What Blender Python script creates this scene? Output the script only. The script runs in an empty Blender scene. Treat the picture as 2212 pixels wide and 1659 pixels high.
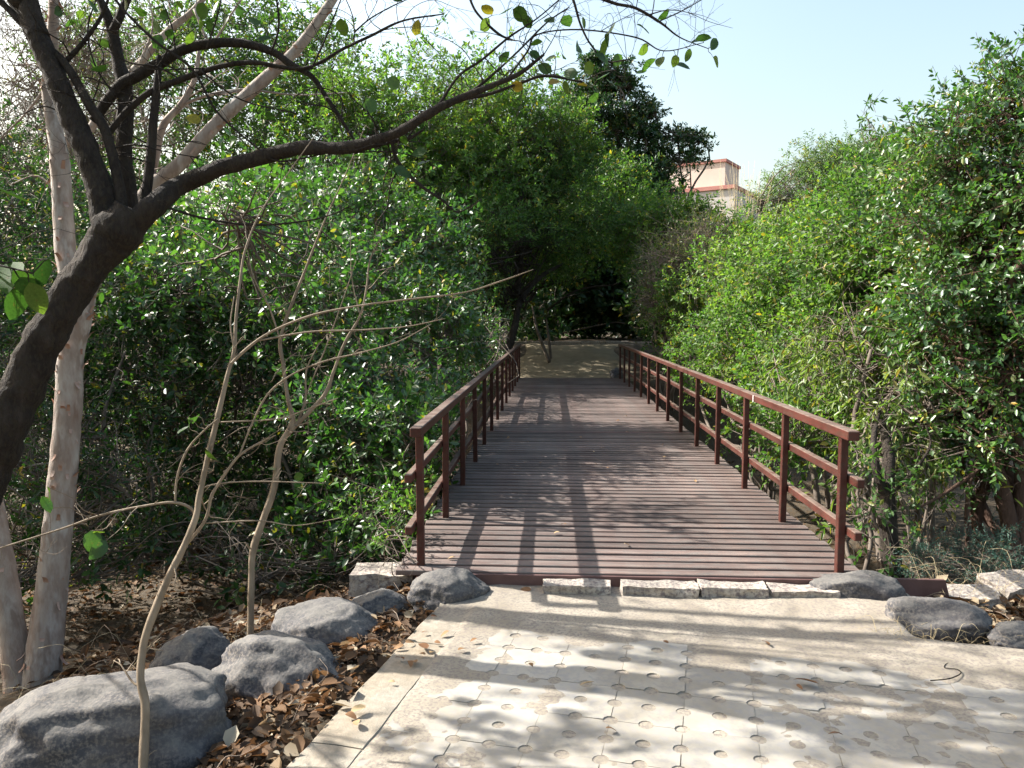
import bpy, bmesh, math, random
import numpy as np
from mathutils import Vector, Matrix, noise as mnoise

# ------------------------------------------------------------------ camera, sky, sun, exposure
S = bpy.context.scene
COL = S.collection
R = math.radians
F0, YAW, PITCH, CAM = 1662.0, R(2.9), R(4.9), np.array([0.0, 0.0, 1.6])   # focal length in pixels of a 2212 px wide picture

cam = bpy.data.cameras.new('camera')
camo = bpy.data.objects.new('camera', cam)
COL.objects.link(camo)
camo.location = CAM
camo.rotation_euler = (math.pi / 2 - PITCH, 0, YAW)
cam.sensor_width = 36.0
cam.lens = 36.0 * F0 / 2212.0
cam.clip_start, cam.clip_end = 0.05, 3000
S.camera = camo

SUN_VEC = Vector((-1.22, 0.39, 1.0)).normalized()
SUN_EL = math.asin(SUN_VEC.z)
W = bpy.data.worlds.new('World')
S.world = W
W.use_nodes = True
wn = W.node_tree
sky = wn.nodes.new('ShaderNodeTexSky')
sky.sky_type = 'NISHITA'
sky.sun_disc = False
sky.sun_elevation = SUN_EL
sky.sun_rotation = math.atan2(SUN_VEC.x, SUN_VEC.y)
sky.air_density, sky.dust_density, sky.ozone_density = 1.6, 4.0, 0.8
bg = wn.nodes['Background']
bg.inputs[1].default_value = 0.11
wn.links.new(sky.outputs[0], bg.inputs[0])

sl = bpy.data.lights.new('sun', 'SUN')
sl.energy = 5.0
sl.angle = R(0.53)
sl.color = (1.0, 0.968, 0.91)
so = bpy.data.objects.new('sun', sl)
COL.objects.link(so)
so.rotation_euler = SUN_VEC.to_track_quat('Z', 'Y').to_euler()

S.view_settings.view_transform = 'Standard'
S.view_settings.look = 'None'
S.view_settings.gamma = 1.0
S.view_settings.use_curve_mapping = False
S.view_settings.exposure = 1.48
S.cycles.max_bounces = 7
S.cycles.diffuse_bounces = 3
S.cycles.glossy_bounces = 2
S.cycles.transmission_bounces = 4
S.cycles.transparent_max_bounces = 4
S.cycles.caustics_reflective = False
S.cycles.caustics_refractive = False

# ------------------------------------------------------------------ photo pixels (2212 wide) to directions
_f = np.array([-math.sin(YAW) * math.cos(PITCH), math.cos(YAW) * math.cos(PITCH), -math.sin(PITCH)])
_r = np.array([math.cos(YAW), math.sin(YAW), 0.0])
_u = np.cross(_r, _f)
def ray(px, py): return _f + _r * (px - 1106) / F0 - _u * (py - 829.5) / F0
def P(px, py, d): return CAM + ray(px, py) * d
def G(px, py, z):
    v = ray(px, py)
    return CAM + v * (z - CAM[2]) / v[2]
def smooth(a, b, x):
    t = np.clip((x - a) / (b - a), 0, 1)
    return t * t * (3 - 2 * t)

# ------------------------------------------------------------------ object helpers
def tag(o, label=None, cat=None, group=None, kind=None):
    if label: o['label'] = label
    if cat: o['category'] = cat
    if group: o['group'] = group
    if kind: o['kind'] = kind
    return o
def link(name, me, parent=None, mat=None):
    o = bpy.data.objects.new(name, me)
    COL.objects.link(o)
    if parent is not None: o.parent = parent
    if mat is not None and not me.materials: me.materials.append(mat)
    return o
def empty(name, loc, label, cat, group=None):
    o = bpy.data.objects.new(name, None)
    o.empty_display_size = 0.2
    COL.objects.link(o)
    o.location = [float(v) for v in loc]
    return tag(o, label, cat, group)
def fast_mesh(name, V, quads=None, tris=None, smooth_=False):
    me = bpy.data.meshes.new(name)
    V = np.ascontiguousarray(V, dtype=np.float32)
    me.vertices.add(len(V)); me.vertices.foreach_set('co', V.ravel())
    idx, tot = [], []
    if quads is not None and len(quads):
        q = np.asarray(quads, dtype=np.int32); idx.append(q.ravel()); tot.append(np.full(len(q), 4, np.int32))
    if tris is not None and len(tris):
        t = np.asarray(tris, dtype=np.int32); idx.append(t.ravel()); tot.append(np.full(len(t), 3, np.int32))
    idx = np.concatenate(idx); tot = np.concatenate(tot)
    start = np.concatenate([[0], np.cumsum(tot)[:-1]]).astype(np.int32)
    me.loops.add(len(idx)); me.loops.foreach_set('vertex_index', idx)
    me.polygons.add(len(tot)); me.polygons.foreach_set('loop_start', start); me.polygons.foreach_set('loop_total', tot)
    if smooth_: me.polygons.foreach_set('use_smooth', np.ones(len(tot), dtype=bool))
    me.update(calc_edges=True)
    return me
def rel(V, parent):   # vertices given in the world, parent an unrotated empty
    return np.asarray(V, dtype=float) - np.array(parent.location)

# ------------------------------------------------------------------ materials
def new_mat(name):
    m = bpy.data.materials.new(name); m.use_nodes = True
    nt = m.node_tree
    return m, nt, nt.nodes['Principled BSDF'], nt.nodes['Material Output']
def ramp(nt, src, stops):
    r = nt.nodes.new('ShaderNodeValToRGB')
    e = r.color_ramp.elements
    while len(e) < len(stops): e.new(0.5)
    for k, (p, c) in enumerate(stops):
        e[k].position = p; e[k].color = (*c, 1)
    nt.links.new(src, r.inputs[0])
    return r.outputs[0]
def coord(nt, scale=(1, 1, 1)):
    tc = nt.nodes.new('ShaderNodeTexCoord'); mp = nt.nodes.new('ShaderNodeMapping')
    mp.inputs['Scale'].default_value = scale
    nt.links.new(tc.outputs['Object'], mp.inputs[0])
    return mp.outputs[0]
def tex_noise(nt, vec, scale, detail=6, rough=0.6):
    n = nt.nodes.new('ShaderNodeTexNoise')
    n.inputs['Scale'].default_value = scale; n.inputs['Detail'].default_value = detail; n.inputs['Roughness'].default_value = rough
    nt.links.new(vec, n.inputs['Vector'])
    return n.outputs['Fac']
def mixc(nt, fac, a, b, mode='MIX'):
    m = nt.nodes.new('ShaderNodeMix'); m.data_type = 'RGBA'; m.blend_type = mode
    for s, v in ((m.inputs[0], fac), (m.inputs[6], a), (m.inputs[7], b)):
        if hasattr(v, 'is_linked'): nt.links.new(v, s)
        elif isinstance(v, (int, float)): s.default_value = v
        else: s.default_value = (*v, 1)
    return m.outputs[2]
def bump(nt, bsdf, h, strength, dist):
    b = nt.nodes.new('ShaderNodeBump'); b.inputs['Strength'].default_value = strength; b.inputs['Distance'].default_value = dist
    nt.links.new(h, b.inputs['Height']); nt.links.new(b.outputs[0], bsdf.inputs['Normal'])
def noisy(name, stops, scale, rough=0.8, bscale=40, bstr=0.5, bdist=0.01, stretch=(1, 1, 1), fine=None, vary=0.0, spec=0.3):
    m, nt, b, out = new_mat(name)
    v = coord(nt, stretch)
    c = ramp(nt, tex_noise(nt, v, scale), stops)
    if fine:
        c = mixc(nt, ramp(nt, tex_noise(nt, v, fine[0], 3), [(0.45, (0, 0, 0)), (0.62, (1, 1, 1))]), c, fine[1])
    if vary:
        oi = nt.nodes.new('ShaderNodeObjectInfo')
        c = mixc(nt, 1.0, c, ramp(nt, oi.outputs['Random'], [(0, (1 - vary,) * 3), (1, (1 + vary,) * 3)]), 'MULTIPLY')
    nt.links.new(c, b.inputs['Base Color'])
    b.inputs['Roughness'].default_value = rough
    b.inputs['Specular IOR Level'].default_value = spec
    bump(nt, b, tex_noise(nt, v, bscale, 8, 0.65), bstr, bdist)
    return m
def weather(m, top=None, stain=None, sscale=1.3, pos=True):
    nt = m.node_tree; b = nt.nodes['Principled BSDF']
    src = b.inputs['Base Color'].links[0].from_socket
    ge = nt.nodes.new('ShaderNodeNewGeometry')
    c = src
    if stain:
        f = ramp(nt, tex_noise(nt, ge.outputs['Position'], sscale, 5, 0.7), [(0.40, (0, 0, 0)), (0.66, (1, 1, 1))])
        c = mixc(nt, f, c, mixc(nt, 1.0, c, stain, 'MULTIPLY'))
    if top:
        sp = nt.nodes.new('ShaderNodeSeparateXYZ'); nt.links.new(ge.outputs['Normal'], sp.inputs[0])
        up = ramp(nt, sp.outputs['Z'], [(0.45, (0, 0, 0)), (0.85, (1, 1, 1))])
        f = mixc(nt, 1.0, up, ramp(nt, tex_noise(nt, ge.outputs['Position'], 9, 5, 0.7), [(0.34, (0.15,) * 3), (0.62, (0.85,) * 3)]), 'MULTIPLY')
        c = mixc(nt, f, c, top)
    nt.links.new(c, b.inputs['Base Color'])
def leaf_mat(name, stops, trans=0.4, rough=0.35, tcol=(1.25, 1.5, 0.6), per='island', spec=0.5, spots=False, patch=0.0):
    m, nt, b, out = new_mat(name)
    if per == 'island':
        g = nt.nodes.new('ShaderNodeNewGeometry'); src = g.outputs['Random Per Island']
    else:
        g = nt.nodes.new('ShaderNodeObjectInfo'); src = g.outputs['Random']
    c = ramp(nt, src, stops)
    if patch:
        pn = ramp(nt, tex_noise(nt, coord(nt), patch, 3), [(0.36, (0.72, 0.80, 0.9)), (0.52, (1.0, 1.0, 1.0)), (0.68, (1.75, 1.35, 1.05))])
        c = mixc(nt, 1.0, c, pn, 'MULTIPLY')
    if spots:   # brown blotches and a paler midrib
        v = coord(nt)
        c = mixc(nt, ramp(nt, tex_noise(nt, v, 3.2, 4), [(0.58, (0, 0, 0)), (0.68, (1, 1, 1))]), c, (0.13, 0.075, 0.03))
        c = mixc(nt, 1.0, c, ramp(nt, tex_noise(nt, v, 14, 3), [(0.3, (0.75, 0.75, 0.75)), (0.7, (1.2, 1.2, 1.2))]), 'MULTIPLY')
    nt.links.new(c, b.inputs['Base Color'])
    b.inputs['Roughness'].default_value = rough
    b.inputs['Specular IOR Level'].default_value = spec
    t = nt.nodes.new('ShaderNodeBsdfTranslucent')
    nt.links.new(mixc(nt, 1.0, c, tcol, 'MULTIPLY'), t.inputs[0])
    mx = nt.nodes.new('ShaderNodeMixShader'); mx.inputs[0].default_value = trans
    nt.links.new(b.outputs[0], mx.inputs[1]); nt.links.new(t.outputs[0], mx.inputs[2])
    nt.links.new(mx.outputs[0], out.inputs[0])
    return m

M = {}
M['ground'] = noisy('ground_soil', [(0.3, (0.04, 0.031, 0.022)), (0.5, (0.07, 0.055, 0.038)), (0.7, (0.12, 0.095, 0.065))], 1.6, 0.95, 30, 0.8, 0.03, fine=(14, (0.075, 0.049, 0.026)))
M['sand'] = noisy('sand', [(0.3, (0.25, 0.215, 0.165)), (0.55, (0.31, 0.272, 0.215)), (0.75, (0.36, 0.32, 0.26))], 5, 0.95, 260, 0.6, 0.005, fine=(60, (0.221, 0.189, 0.162)), spec=0.1)
M['paver'] = noisy('paver_concrete', [(0.25, (0.285, 0.262, 0.222)), (0.5, (0.335, 0.31, 0.265)), (0.75, (0.385, 0.36, 0.31))], 4, 0.85, 140, 0.25, 0.003, fine=(26, (0.299, 0.282, 0.261)), vary=0.08, spec=0.2)
M['slab'] = noisy('kerb_concrete', [(0.25, (0.23, 0.205, 0.165)), (0.5, (0.29, 0.26, 0.212)), (0.8, (0.35, 0.318, 0.262))], 3, 0.9, 90, 0.6, 0.006, fine=(30, (0.338, 0.296, 0.242)), spec=0.15)
M['rock'] = noisy('granite', [(0.25, (0.040, 0.040, 0.045)), (0.5, (0.072, 0.070, 0.074)), (0.75, (0.145, 0.128, 0.115))], 3.0, 0.85, 45, 0.55, 0.012, fine=(70, (0.173, 0.152, 0.132)), vary=0.15)
M['paleslab'] = noisy('sandstone', [(0.3, (0.30, 0.26, 0.22)), (0.6, (0.42, 0.37, 0.31)), (0.8, (0.50, 0.45, 0.38))], 7, 0.9, 50, 0.9, 0.01, fine=(40, (0.184, 0.152, 0.141)), vary=0.12)
M['plank'] = noisy('deck_plank', [(0.25, (0.095, 0.062, 0.054)), (0.5, (0.15, 0.105, 0.090)), (0.75, (0.23, 0.172, 0.145))], 5, 0.75, 60, 0.5, 0.004, stretch=(0.35, 3, 3), fine=(16, (0.145, 0.126, 0.113)), vary=0.26)
M['rail'] = noisy('brown_paint', [(0.25, (0.050, 0.015, 0.011)), (0.55, (0.085, 0.024, 0.017)), (0.8, (0.12, 0.045, 0.034))], 6, 0.5, 45, 0.25, 0.003, stretch=(2, 0.6, 2), fine=(22, (0.072, 0.034, 0.025)), vary=0.12)
M['steel'] = noisy('brown_steel', [(0.3, (0.085, 0.045, 0.04)), (0.7, (0.15, 0.085, 0.075))], 5, 0.65, 60, 0.3, 0.003)
M['darkbark'] = noisy('dark_bark', [(0.25, (0.016, 0.012, 0.010)), (0.5, (0.034, 0.025, 0.020)), (0.78, (0.080, 0.062, 0.050))], 9, 0.9, 30, 1.0, 0.04, stretch=(1.6, 1.6, 0.6), fine=(35, (0.047, 0.037, 0.025)))
M['palebark'] = noisy('pale_bark', [(0.32, (0.22, 0.145, 0.11)), (0.45, (0.36, 0.295, 0.25)), (0.62, (0.46, 0.41, 0.365)), (0.8, (0.53, 0.49, 0.45))], 5, 0.85, 22, 0.8, 0.012, stretch=(1.4, 1.4, 0.5), fine=(11, (0.281, 0.217, 0.178)))
M['flake'] = noisy('bark_flake', [(0.3, (0.30, 0.15, 0.10)), (0.7, (0.50, 0.38, 0.31))], 9, 0.85, 40, 0.4, 0.004)
M['stem'] = noisy('sapling_bark', [(0.3, (0.16, 0.12, 0.08)), (0.6, (0.26, 0.20, 0.14)), (0.8, (0.34, 0.28, 0.20))], 9, 0.8, 60, 0.5, 0.004, stretch=(2, 2, 0.5))
M['redbark'] = noisy('red_brown_bark', [(0.3, (0.055, 0.030, 0.022)), (0.6, (0.11, 0.065, 0.045)), (0.8, (0.17, 0.11, 0.08))], 8, 0.9, 40, 0.9, 0.02, stretch=(2, 2, 0.5))
M['twig'] = noisy('twig_bark', [(0.3, (0.085, 0.065, 0.05)), (0.7, (0.19, 0.155, 0.125))], 6, 0.9, 60, 0.4, 0.004)
M['drytwig'] = noisy('dry_twig', [(0.3, (0.15, 0.11, 0.085)), (0.7, (0.28, 0.22, 0.17))], 6, 0.9, 60, 0.4, 0.004)
def greens(a, b, c, rare=(0.26, 0.20, 0.03), rp=0.985):
    return [(0.0, a), (0.5, b), (0.93, c), (rp, rare)]
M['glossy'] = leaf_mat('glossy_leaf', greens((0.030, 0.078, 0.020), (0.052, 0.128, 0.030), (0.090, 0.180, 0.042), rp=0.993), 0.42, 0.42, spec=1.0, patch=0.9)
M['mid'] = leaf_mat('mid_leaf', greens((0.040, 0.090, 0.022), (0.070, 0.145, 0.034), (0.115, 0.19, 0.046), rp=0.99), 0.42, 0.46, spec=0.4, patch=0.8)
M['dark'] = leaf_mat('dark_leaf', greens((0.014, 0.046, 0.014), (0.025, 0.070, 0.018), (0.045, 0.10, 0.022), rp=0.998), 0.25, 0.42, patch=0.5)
M['deep'] = leaf_mat('shade_toned_leaf', greens((0.014, 0.042, 0.012), (0.025, 0.066, 0.018), (0.048, 0.105, 0.027), rp=0.996), 0.35, 0.42, patch=0.9)  # mid leaf green darkened, so shade under the shrubs is in the colour
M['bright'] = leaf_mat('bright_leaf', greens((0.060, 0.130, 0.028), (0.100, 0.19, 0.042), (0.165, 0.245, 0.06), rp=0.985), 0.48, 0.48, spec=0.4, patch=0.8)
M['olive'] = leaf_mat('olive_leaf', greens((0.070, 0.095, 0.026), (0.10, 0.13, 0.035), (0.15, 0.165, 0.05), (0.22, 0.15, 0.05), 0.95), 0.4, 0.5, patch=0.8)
M['yellow'] = leaf_mat('yellow_leaf', greens((0.075, 0.135, 0.03), (0.125, 0.18, 0.042), (0.21, 0.24, 0.07)), 0.45, 0.4)
M['teal'] = leaf_mat('teal_leaf', greens((0.03, 0.085, 0.065), (0.05, 0.12, 0.09), (0.09, 0.16, 0.11), (0.2, 0.17, 0.09), 0.96), 0.3, 0.5, (1, 1.2, 0.9))
M['far'] = leaf_mat('far_leaf', greens((0.085, 0.14, 0.06), (0.12, 0.18, 0.075), (0.15, 0.21, 0.09)), 0.4, 0.5, patch=0.3)
M['broad'] = leaf_mat('broad_leaf', [(0, (0.030, 0.070, 0.020)), (0.6, (0.055, 0.110, 0.024)), (0.9, (0.10, 0.145, 0.028)), (0.96, (0.30, 0.20, 0.03))], 0.45, 0.45, per='object', spots=True)
M['litter'] = leaf_mat('litter_leaf', [(0, (0.040, 0.027, 0.018)), (0.3, (0.085, 0.052, 0.030)), (0.55, (0.14, 0.085, 0.048)), (0.75, (0.215, 0.12, 0.06)), (0.9, (0.25, 0.19, 0.12)), (0.98, (0.36, 0.31, 0.23))], 0.2, 0.75, (1.3, 1.0, 0.7), spec=0.2)
M['fallen'] = leaf_mat('fallen_leaf', [(0, (0.16, 0.08, 0.04)), (0.5, (0.27, 0.16, 0.08)), (1, (0.40, 0.30, 0.17))], 0.15, 0.75, (1.2, 1, 0.8), per='object', spec=0.2)
M['straw'] = noisy('straw', [(0.3, (0.32, 0.25, 0.14)), (0.7, (0.48, 0.40, 0.25))], 9, 0.8, 40, 0.2, 0.002)
M['wall'] = noisy('cream_plaster', [(0.3, (0.62, 0.50, 0.42)), (0.7, (0.70, 0.58, 0.50))], 0.6, 0.9, 8, 0.2, 0.01)
M['greywall'] = noisy('grey_plaster', [(0.3, (0.50, 0.46, 0.43)), (0.7, (0.58, 0.54, 0.50))], 0.6, 0.9, 8, 0.2, 0.01)
M['cornice'] = noisy('red_cornice', [(0.3, (0.42, 0.18, 0.15)), (0.7, (0.50, 0.24, 0.20))], 2, 0.8, 10, 0.2, 0.01)
M['glass'] = noisy('dark_glass', [(0.3, (0.03, 0.035, 0.04)), (0.7, (0.05, 0.06, 0.065))], 1, 0.12, 3, 0.0, 0.01, spec=0.6)
M['white'] = noisy('white_paint', [(0.3, (0.70, 0.70, 0.68)), (0.7, (0.78, 0.78, 0.76))], 3, 0.6, 10, 0.1, 0.01)
M['yellowpaint'] = noisy('yellow_paint', [(0.3, (0.75, 0.60, 0.06)), (0.7, (0.80, 0.66, 0.10))], 3, 0.6, 10, 0.1, 0.01)
M['dirtwall'] = noisy('far_path', [(0.3, (0.17, 0.135, 0.085)), (0.7, (0.27, 0.22, 0.145))], 2, 0.95, 40, 0.6, 0.02)

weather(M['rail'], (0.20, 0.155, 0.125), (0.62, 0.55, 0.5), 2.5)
weather(M['plank'], None, (0.60, 0.58, 0.58), 0.9)
weather(M['paver'], None, (0.84, 0.80, 0.74), 1.6)
weather(M['slab'], None, (0.84, 0.78, 0.70), 2.2)
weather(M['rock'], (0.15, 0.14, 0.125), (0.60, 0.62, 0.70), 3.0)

# ------------------------------------------------------------------ terrain
HEAD = math.atan2(0.332, 1.659)
EV = np.array([math.sin(HEAD), math.cos(HEAD)])      # along the paving
EU = np.array([math.cos(HEAD), -math.sin(HEAD)])     # across the paving, to the right
E0 = np.array([-0.678, 4.394])                       # a point on the left edge of the paving
TOP = -0.10                                          # walking surface of the paving; the deck is z = 0
VFRONT = 0.16                                        # paving ends this far beyond E0
def uv(x, y): return (x - E0[0]) * EU[0] + (y - E0[1]) * EU[1], (x - E0[0]) * EV[0] + (y - E0[1]) * EV[1]
def n2(x, y, s, seed=0.0):
    return (np.sin(x * 1.7 / s + 1.3 * np.sin(y * 1.1 / s + seed) + seed) + np.sin(y * 1.9 / s + 1.7 * np.sin(x * 1.3 / s + seed * 2) + seed * 3) + 0.5 * np.sin((x + y) * 3.7 / s + seed)) / 2.5
def ground_z(x, y):
    x = np.asarray(x, float); y = np.asarray(y, float)
    u, v = uv(x, y)
    left = np.where(u < 0, -0.15 - 0.28 * np.clip(-u - 0.3, 0, 4.5), -0.17)
    right = np.where(x > 2.2, -0.05 * np.clip(x - 2.2, 0, 3), 0)
    bank = left + right + 0.03 * n2(x, y, 0.5, 2.0) * (1 - ((u > -0.1) & (v < 0.6)))
    rav = -1.65 + 0.12 * n2(x, y, 1.3, 1.0) + 0.04 * n2(x, y, 0.35, 4.0)
    d0 = 4.95 + 0.25 * smooth(-0.6, -2.5, x)
    t = smooth(d0, d0 + 1.7, y) * (1 - smooth(18.2, 20.6, y))
    far = -0.10 + 0.80 * smooth(21.2, 25.6, y) + 0.05 * np.clip(y - 42, 0, 40) + 0.04 * n2(x, y, 0.9, 5.0)
    base = np.where(y > 12, far, bank)
    return base * (1 - t) + rav * t

def axis(spec):
    out = []
    for a, b, s in spec: out += list(np.arange(a, b, s))
    return np.array(out + [spec[-1][1]])
gx = axis([(-600, -60, 60), (-60, -12, 3), (-12, -5, 0.4), (-5, 5, 0.09), (5, 12, 0.4), (12, 60, 3), (60, 600, 60)])
gy = axis([(-400, -20, 40), (-20, 1.4, 1.6), (1.4, 8, 0.09), (8, 28, 0.25), (28, 60, 2), (60, 1200, 80)])
X, Y = np.meshgrid(gx, gy)
V = np.stack([X, Y, ground_z(X, Y)], -1).reshape(-1, 3)
nx, ny = len(gx), len(gy)
ii = (np.arange(ny - 1)[:, None] * nx + np.arange(nx - 1)[None, :]).ravel()
Qd = np.stack([ii, ii + 1, ii + nx + 1, ii + nx], -1)
tag(link('ground', fast_mesh('ground', V, Qd, smooth_=True), mat=M['ground']), kind='structure')

# ------------------------------------------------------------------ solid helpers
def box_bm(bm, x0, x1, y0, y1, z0, z1):
    vs = [bm.verts.new((x, y, z)) for z in (z0, z1) for y in (y0, y1) for x in (x0, x1)]
    for q in ((0, 2, 3, 1), (4, 5, 7, 6), (0, 1, 5, 4), (2, 6, 7, 3), (0, 4, 6, 2), (1, 3, 7, 5)):
        bm.faces.new([vs[i] for i in q])
    return vs
def bm_mesh(name, bm, bevel=0.0, seg=1, smooth_=False):
    if bevel: bmesh.ops.bevel(bm, geom=list(bm.edges), offset=bevel, segments=seg, affect='EDGES', profile=0.5)
    bmesh.ops.recalc_face_normals(bm, faces=bm.faces)
    me = bpy.data.meshes.new(name); bm.to_mesh(me); bm.free()
    if smooth_: me.polygons.foreach_set('use_smooth', [True] * len(me.polygons))
    return me
def box_mesh(name, sx, sy, sz, bevel=0.004, seg=1):
    bm = bmesh.new(); box_bm(bm, -sx / 2, sx / 2, -sy / 2, sy / 2, -sz / 2, sz / 2)
    return bm_mesh(name, bm, bevel, seg)
rng = np.random.default_rng(11)
rnd = random.Random(5)

# ------------------------------------------------------------------ paving: slab, edge strip, pavers with round pits, blown sand
pav = empty('pavement', (E0[0], E0[1], 0), None, None)
pav.rotation_euler = (0, 0, -HEAD)
tag(pav, kind='structure')
UW, VB = 4.6, -5.6
bm = bmesh.new(); box_bm(bm, 0.02, UW, VB, VFRONT, TOP - 0.30, TOP - 0.045)
link('base_slab', bm_mesh('base_slab', bm), pav, M['slab'])
# edge strip: cast lengths with a rough outer side and a crack against the pavers
STRIP = 0.25
vv = -5.6; lens = [1.9, 1.25, 0.95, 1.0, 0.66]
for L in lens:
    bm = bmesh.new()
    nseg = int(L / 0.05)
    rows = []
    for k in range(nseg + 1):
        v = vv + 0.004 + (L - 0.008) * k / nseg
        jl = 0.010 * mnoise.noise((v * 6, 1.3, 0)) + 0.006 * mnoise.noise((v * 25, 4, 0))
        jr = 0.008 * mnoise.noise((v * 5, 7.7, 0)) + 0.006 * mnoise.noise((v * 21, 2, 0))
        jz = 0.003 * mnoise.noise((v * 4, 3, 2))
        rows.append([bm.verts.new(p) for p in ((jl, v, TOP - 0.22), (jl - 0.004, v, TOP - 0.018), (jl + 0.012, v, TOP - 0.003 + jz), (0.12, v, TOP + 0.002 + jz), (STRIP - 0.012 + jr, v, TOP + jz), (STRIP - 0.003 + jr, v, TOP - 0.02), (STRIP - 0.003 + jr, v, TOP - 0.043))])
    for a, b in zip(rows[:-1], rows[1:]):
        for k in range(6): bm.faces.new((a[k], a[k + 1], b[k + 1], b[k]))
    bm.faces.new(rows[0]); bm.faces.new(rows[-1][::-1])
    link('edge_strip', bm_mesh('edge_strip', bm, smooth_=False), pav, M['slab'])
    vv += L
def paver_mesh(T=0.2972, r=0.030, h=0.04, seed=0):
    rr = random.Random(seed)
    bm = bmesh.new(); H = T / 2
    for qx in (0, 1):
        for qy in (0, 1):
            x0, y0 = -H + qx * H, -H + qy * H
            pts = []
            for cx, cy, a0 in ((x0, y0, 90), (x0 + H, y0, 180), (x0 + H, y0 + H, 270), (x0, y0 + H, 0)):
                for k in range(4):
                    a = R(a0 - 30 * k)
                    pts.append((cx + r * math.cos(a), cy + r * math.sin(a)))
            # arcs come clockwise round each corner, so reorder every corner to go round the quarter
            out = []
            for c in range(4):
                arc = pts[c * 4:(c + 1) * 4]
                out += arc
            bm.faces.new([bm.verts.new((px, py, 0)) for px, py in out])
    bmesh.ops.remove_doubles(bm, verts=bm.verts, dist=0.0005)
    top = list(bm.faces)
    bnd = [e for e in bm.edges if len(e.link_faces) == 1]
    ex = bmesh.ops.extrude_edge_only(bm, edges=bnd)
    for g in ex['geom']:
        if isinstance(g, bmesh.types.BMVert): g.co.z -= h
    me = bm_mesh('paver', bm)
    return me
pm = [paver_mesh(), paver_mesh(r=0.028), paver_mesh(r=0.032)]
for m_ in pm: m_.materials.append(M['paver'])
nu = 0
u0 = STRIP + 0.012
for j in range(0, 16):
    for i in range(0, 14):
        u = u0 + 0.15 + i * 0.3; v = VFRONT - 0.15 - j * 0.3
        if v < -3.6 and False: continue
        w = E0 + EU * u + EV * v
        d = w[1]
        if d < 1.9 or abs(w[0]) > 0.85 * d + 0.6: continue
        o = link('paver', pm[rnd.randrange(3)], pav)
        o.location = (u + rnd.uniform(-.001, .001), v + rnd.uniform(-.001, .001), TOP + rnd.gauss(0, 0.0013))
        o.rotation_euler = (rnd.gauss(0, 0.005), rnd.gauss(0, 0.005), rnd.gauss(0, 0.004))
        nu += 1
# blown sand: one sheet that rises over the pavers by the bridge and along the strip and lies low in the pits elsewhere
def axis_grid(u_a, u_b, v_a, v_b, s):
    us = np.arange(u_a, u_b + s, s); vs = np.arange(v_a, v_b + s, s)
    return np.meshgrid(us, vs)
U, Vv = axis_grid(0.03, UW - 0.05, -2.9, 1.05, 0.022)
wx = E0[0] + EU[0] * U + EV[0] * Vv; wy = E0[1] + EU[1] * U + EV[1] * Vv
hz = -0.0030 + 0.0013 * n2(wx, wy, 0.25, 0.3) + 0.0022 * n2(wx, wy, 0.07, 2.3) + 0.0012 * n2(wx, wy, 0.03, 1.1)
hz += 0.020 * smooth(-0.32 - 0.10 * n2(wx, wy, 0.3, 8), 0.02, Vv) + 0.011 * smooth(STRIP + 0.30, STRIP + 0.02, U) * (0.5 + 0.6 * n2(wx, wy, 0.4, 3.3))
hz -= 0.016 * smooth(STRIP + 0.01, STRIP - 0.05, U) * (Vv < 0.0)
hz += 0.02 * smooth(0.1, 0.6, Vv) * (0.6 + 0.5 * n2(wx, wy, 0.35, 5.5))
hz += 0.012 * smooth(2.0, 2.6, U) * smooth(-0.35, 0.1, Vv)
hz -= 0.25 * smooth(2.55, 2.85, U + 0.15 * n2(wx, wy, 0.3, 6)) * smooth(0.12, 0.28, Vv)
hz -= 0.5 * smooth(4.86, 4.92, wy) + 0.25 * smooth(-0.45, -0.72, wx) * (wy > 4.5)
Vt = np.stack([wx, wy, TOP + hz], -1).reshape(-1, 3)
ny_, nx_ = U.shape
ii = (np.arange(ny_ - 1)[:, None] * nx_ + np.arange(nx_ - 1)[None, :]).ravel()
sand = link('blown_sand', fast_mesh('blown_sand', Vt, np.stack([ii, ii + 1, ii + nx_ + 1, ii + nx_], -1), smooth_=True), mat=M['sand'])
tag(sand, 'pale sand drifted over the pavers in front of the bridge', 'sand', kind='stuff')

# ------------------------------------------------------------------ footbridge
XL, XR, Y0, Y1 = -0.84, 1.83, 4.66, 20.75
br = empty('footbridge', (0.495, Y0, -0.2), 'brown slatted footbridge with two three-bar railings over the dry gully', 'footbridge')
bl = np.array(br.location)
PW, PITCHP, TH = 0.099, 0.1405, 0.035
pmesh = []
for k in range(5):
    bm = bmesh.new(); box_bm(bm, -1.475, 1.475, -PW / 2, PW / 2, -TH, 0)
    for v in bm.verts: v.co.x += rnd.uniform(-.012, .012)
    me = bm_mesh('plank', bm, 0.004); me.materials.append(M['plank']); pmesh.append(me)
ny = int((Y1 - Y0 - 0.12) / PITCHP)
for k in range(ny):
    o = link('plank', pmesh[rnd.randrange(5)], br)
    y = Y0 + 0.135 + k * PITCHP
    o.location = (rnd.uniform(-.008, .008), y - bl[1] + rnd.uniform(-.003, .003), 0.2 - abs(rnd.gauss(0, 0.0022)))
    o.rotation_euler = (rnd.gauss(0, 0.008), rnd.gauss(0, 0.0008), rnd.gauss(0, 0.0012))
def bpart(name, x0, x1, y0, y1, z0, z1, mat, bev=0.004):
    bm = bmesh.new()
    c = ((x0 + x1) / 2, (y0 + y1) / 2, (z0 + z1) / 2)
    box_bm(bm, x0 - c[0], x1 - c[0], y0 - c[1], y1 - c[1], z0 - c[2], z1 - c[2])
    o = link(name, bm_mesh(name, bm, bev), br, M[mat])
    o.location = [a - b for a, b in zip(c, bl)]
    return o
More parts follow.
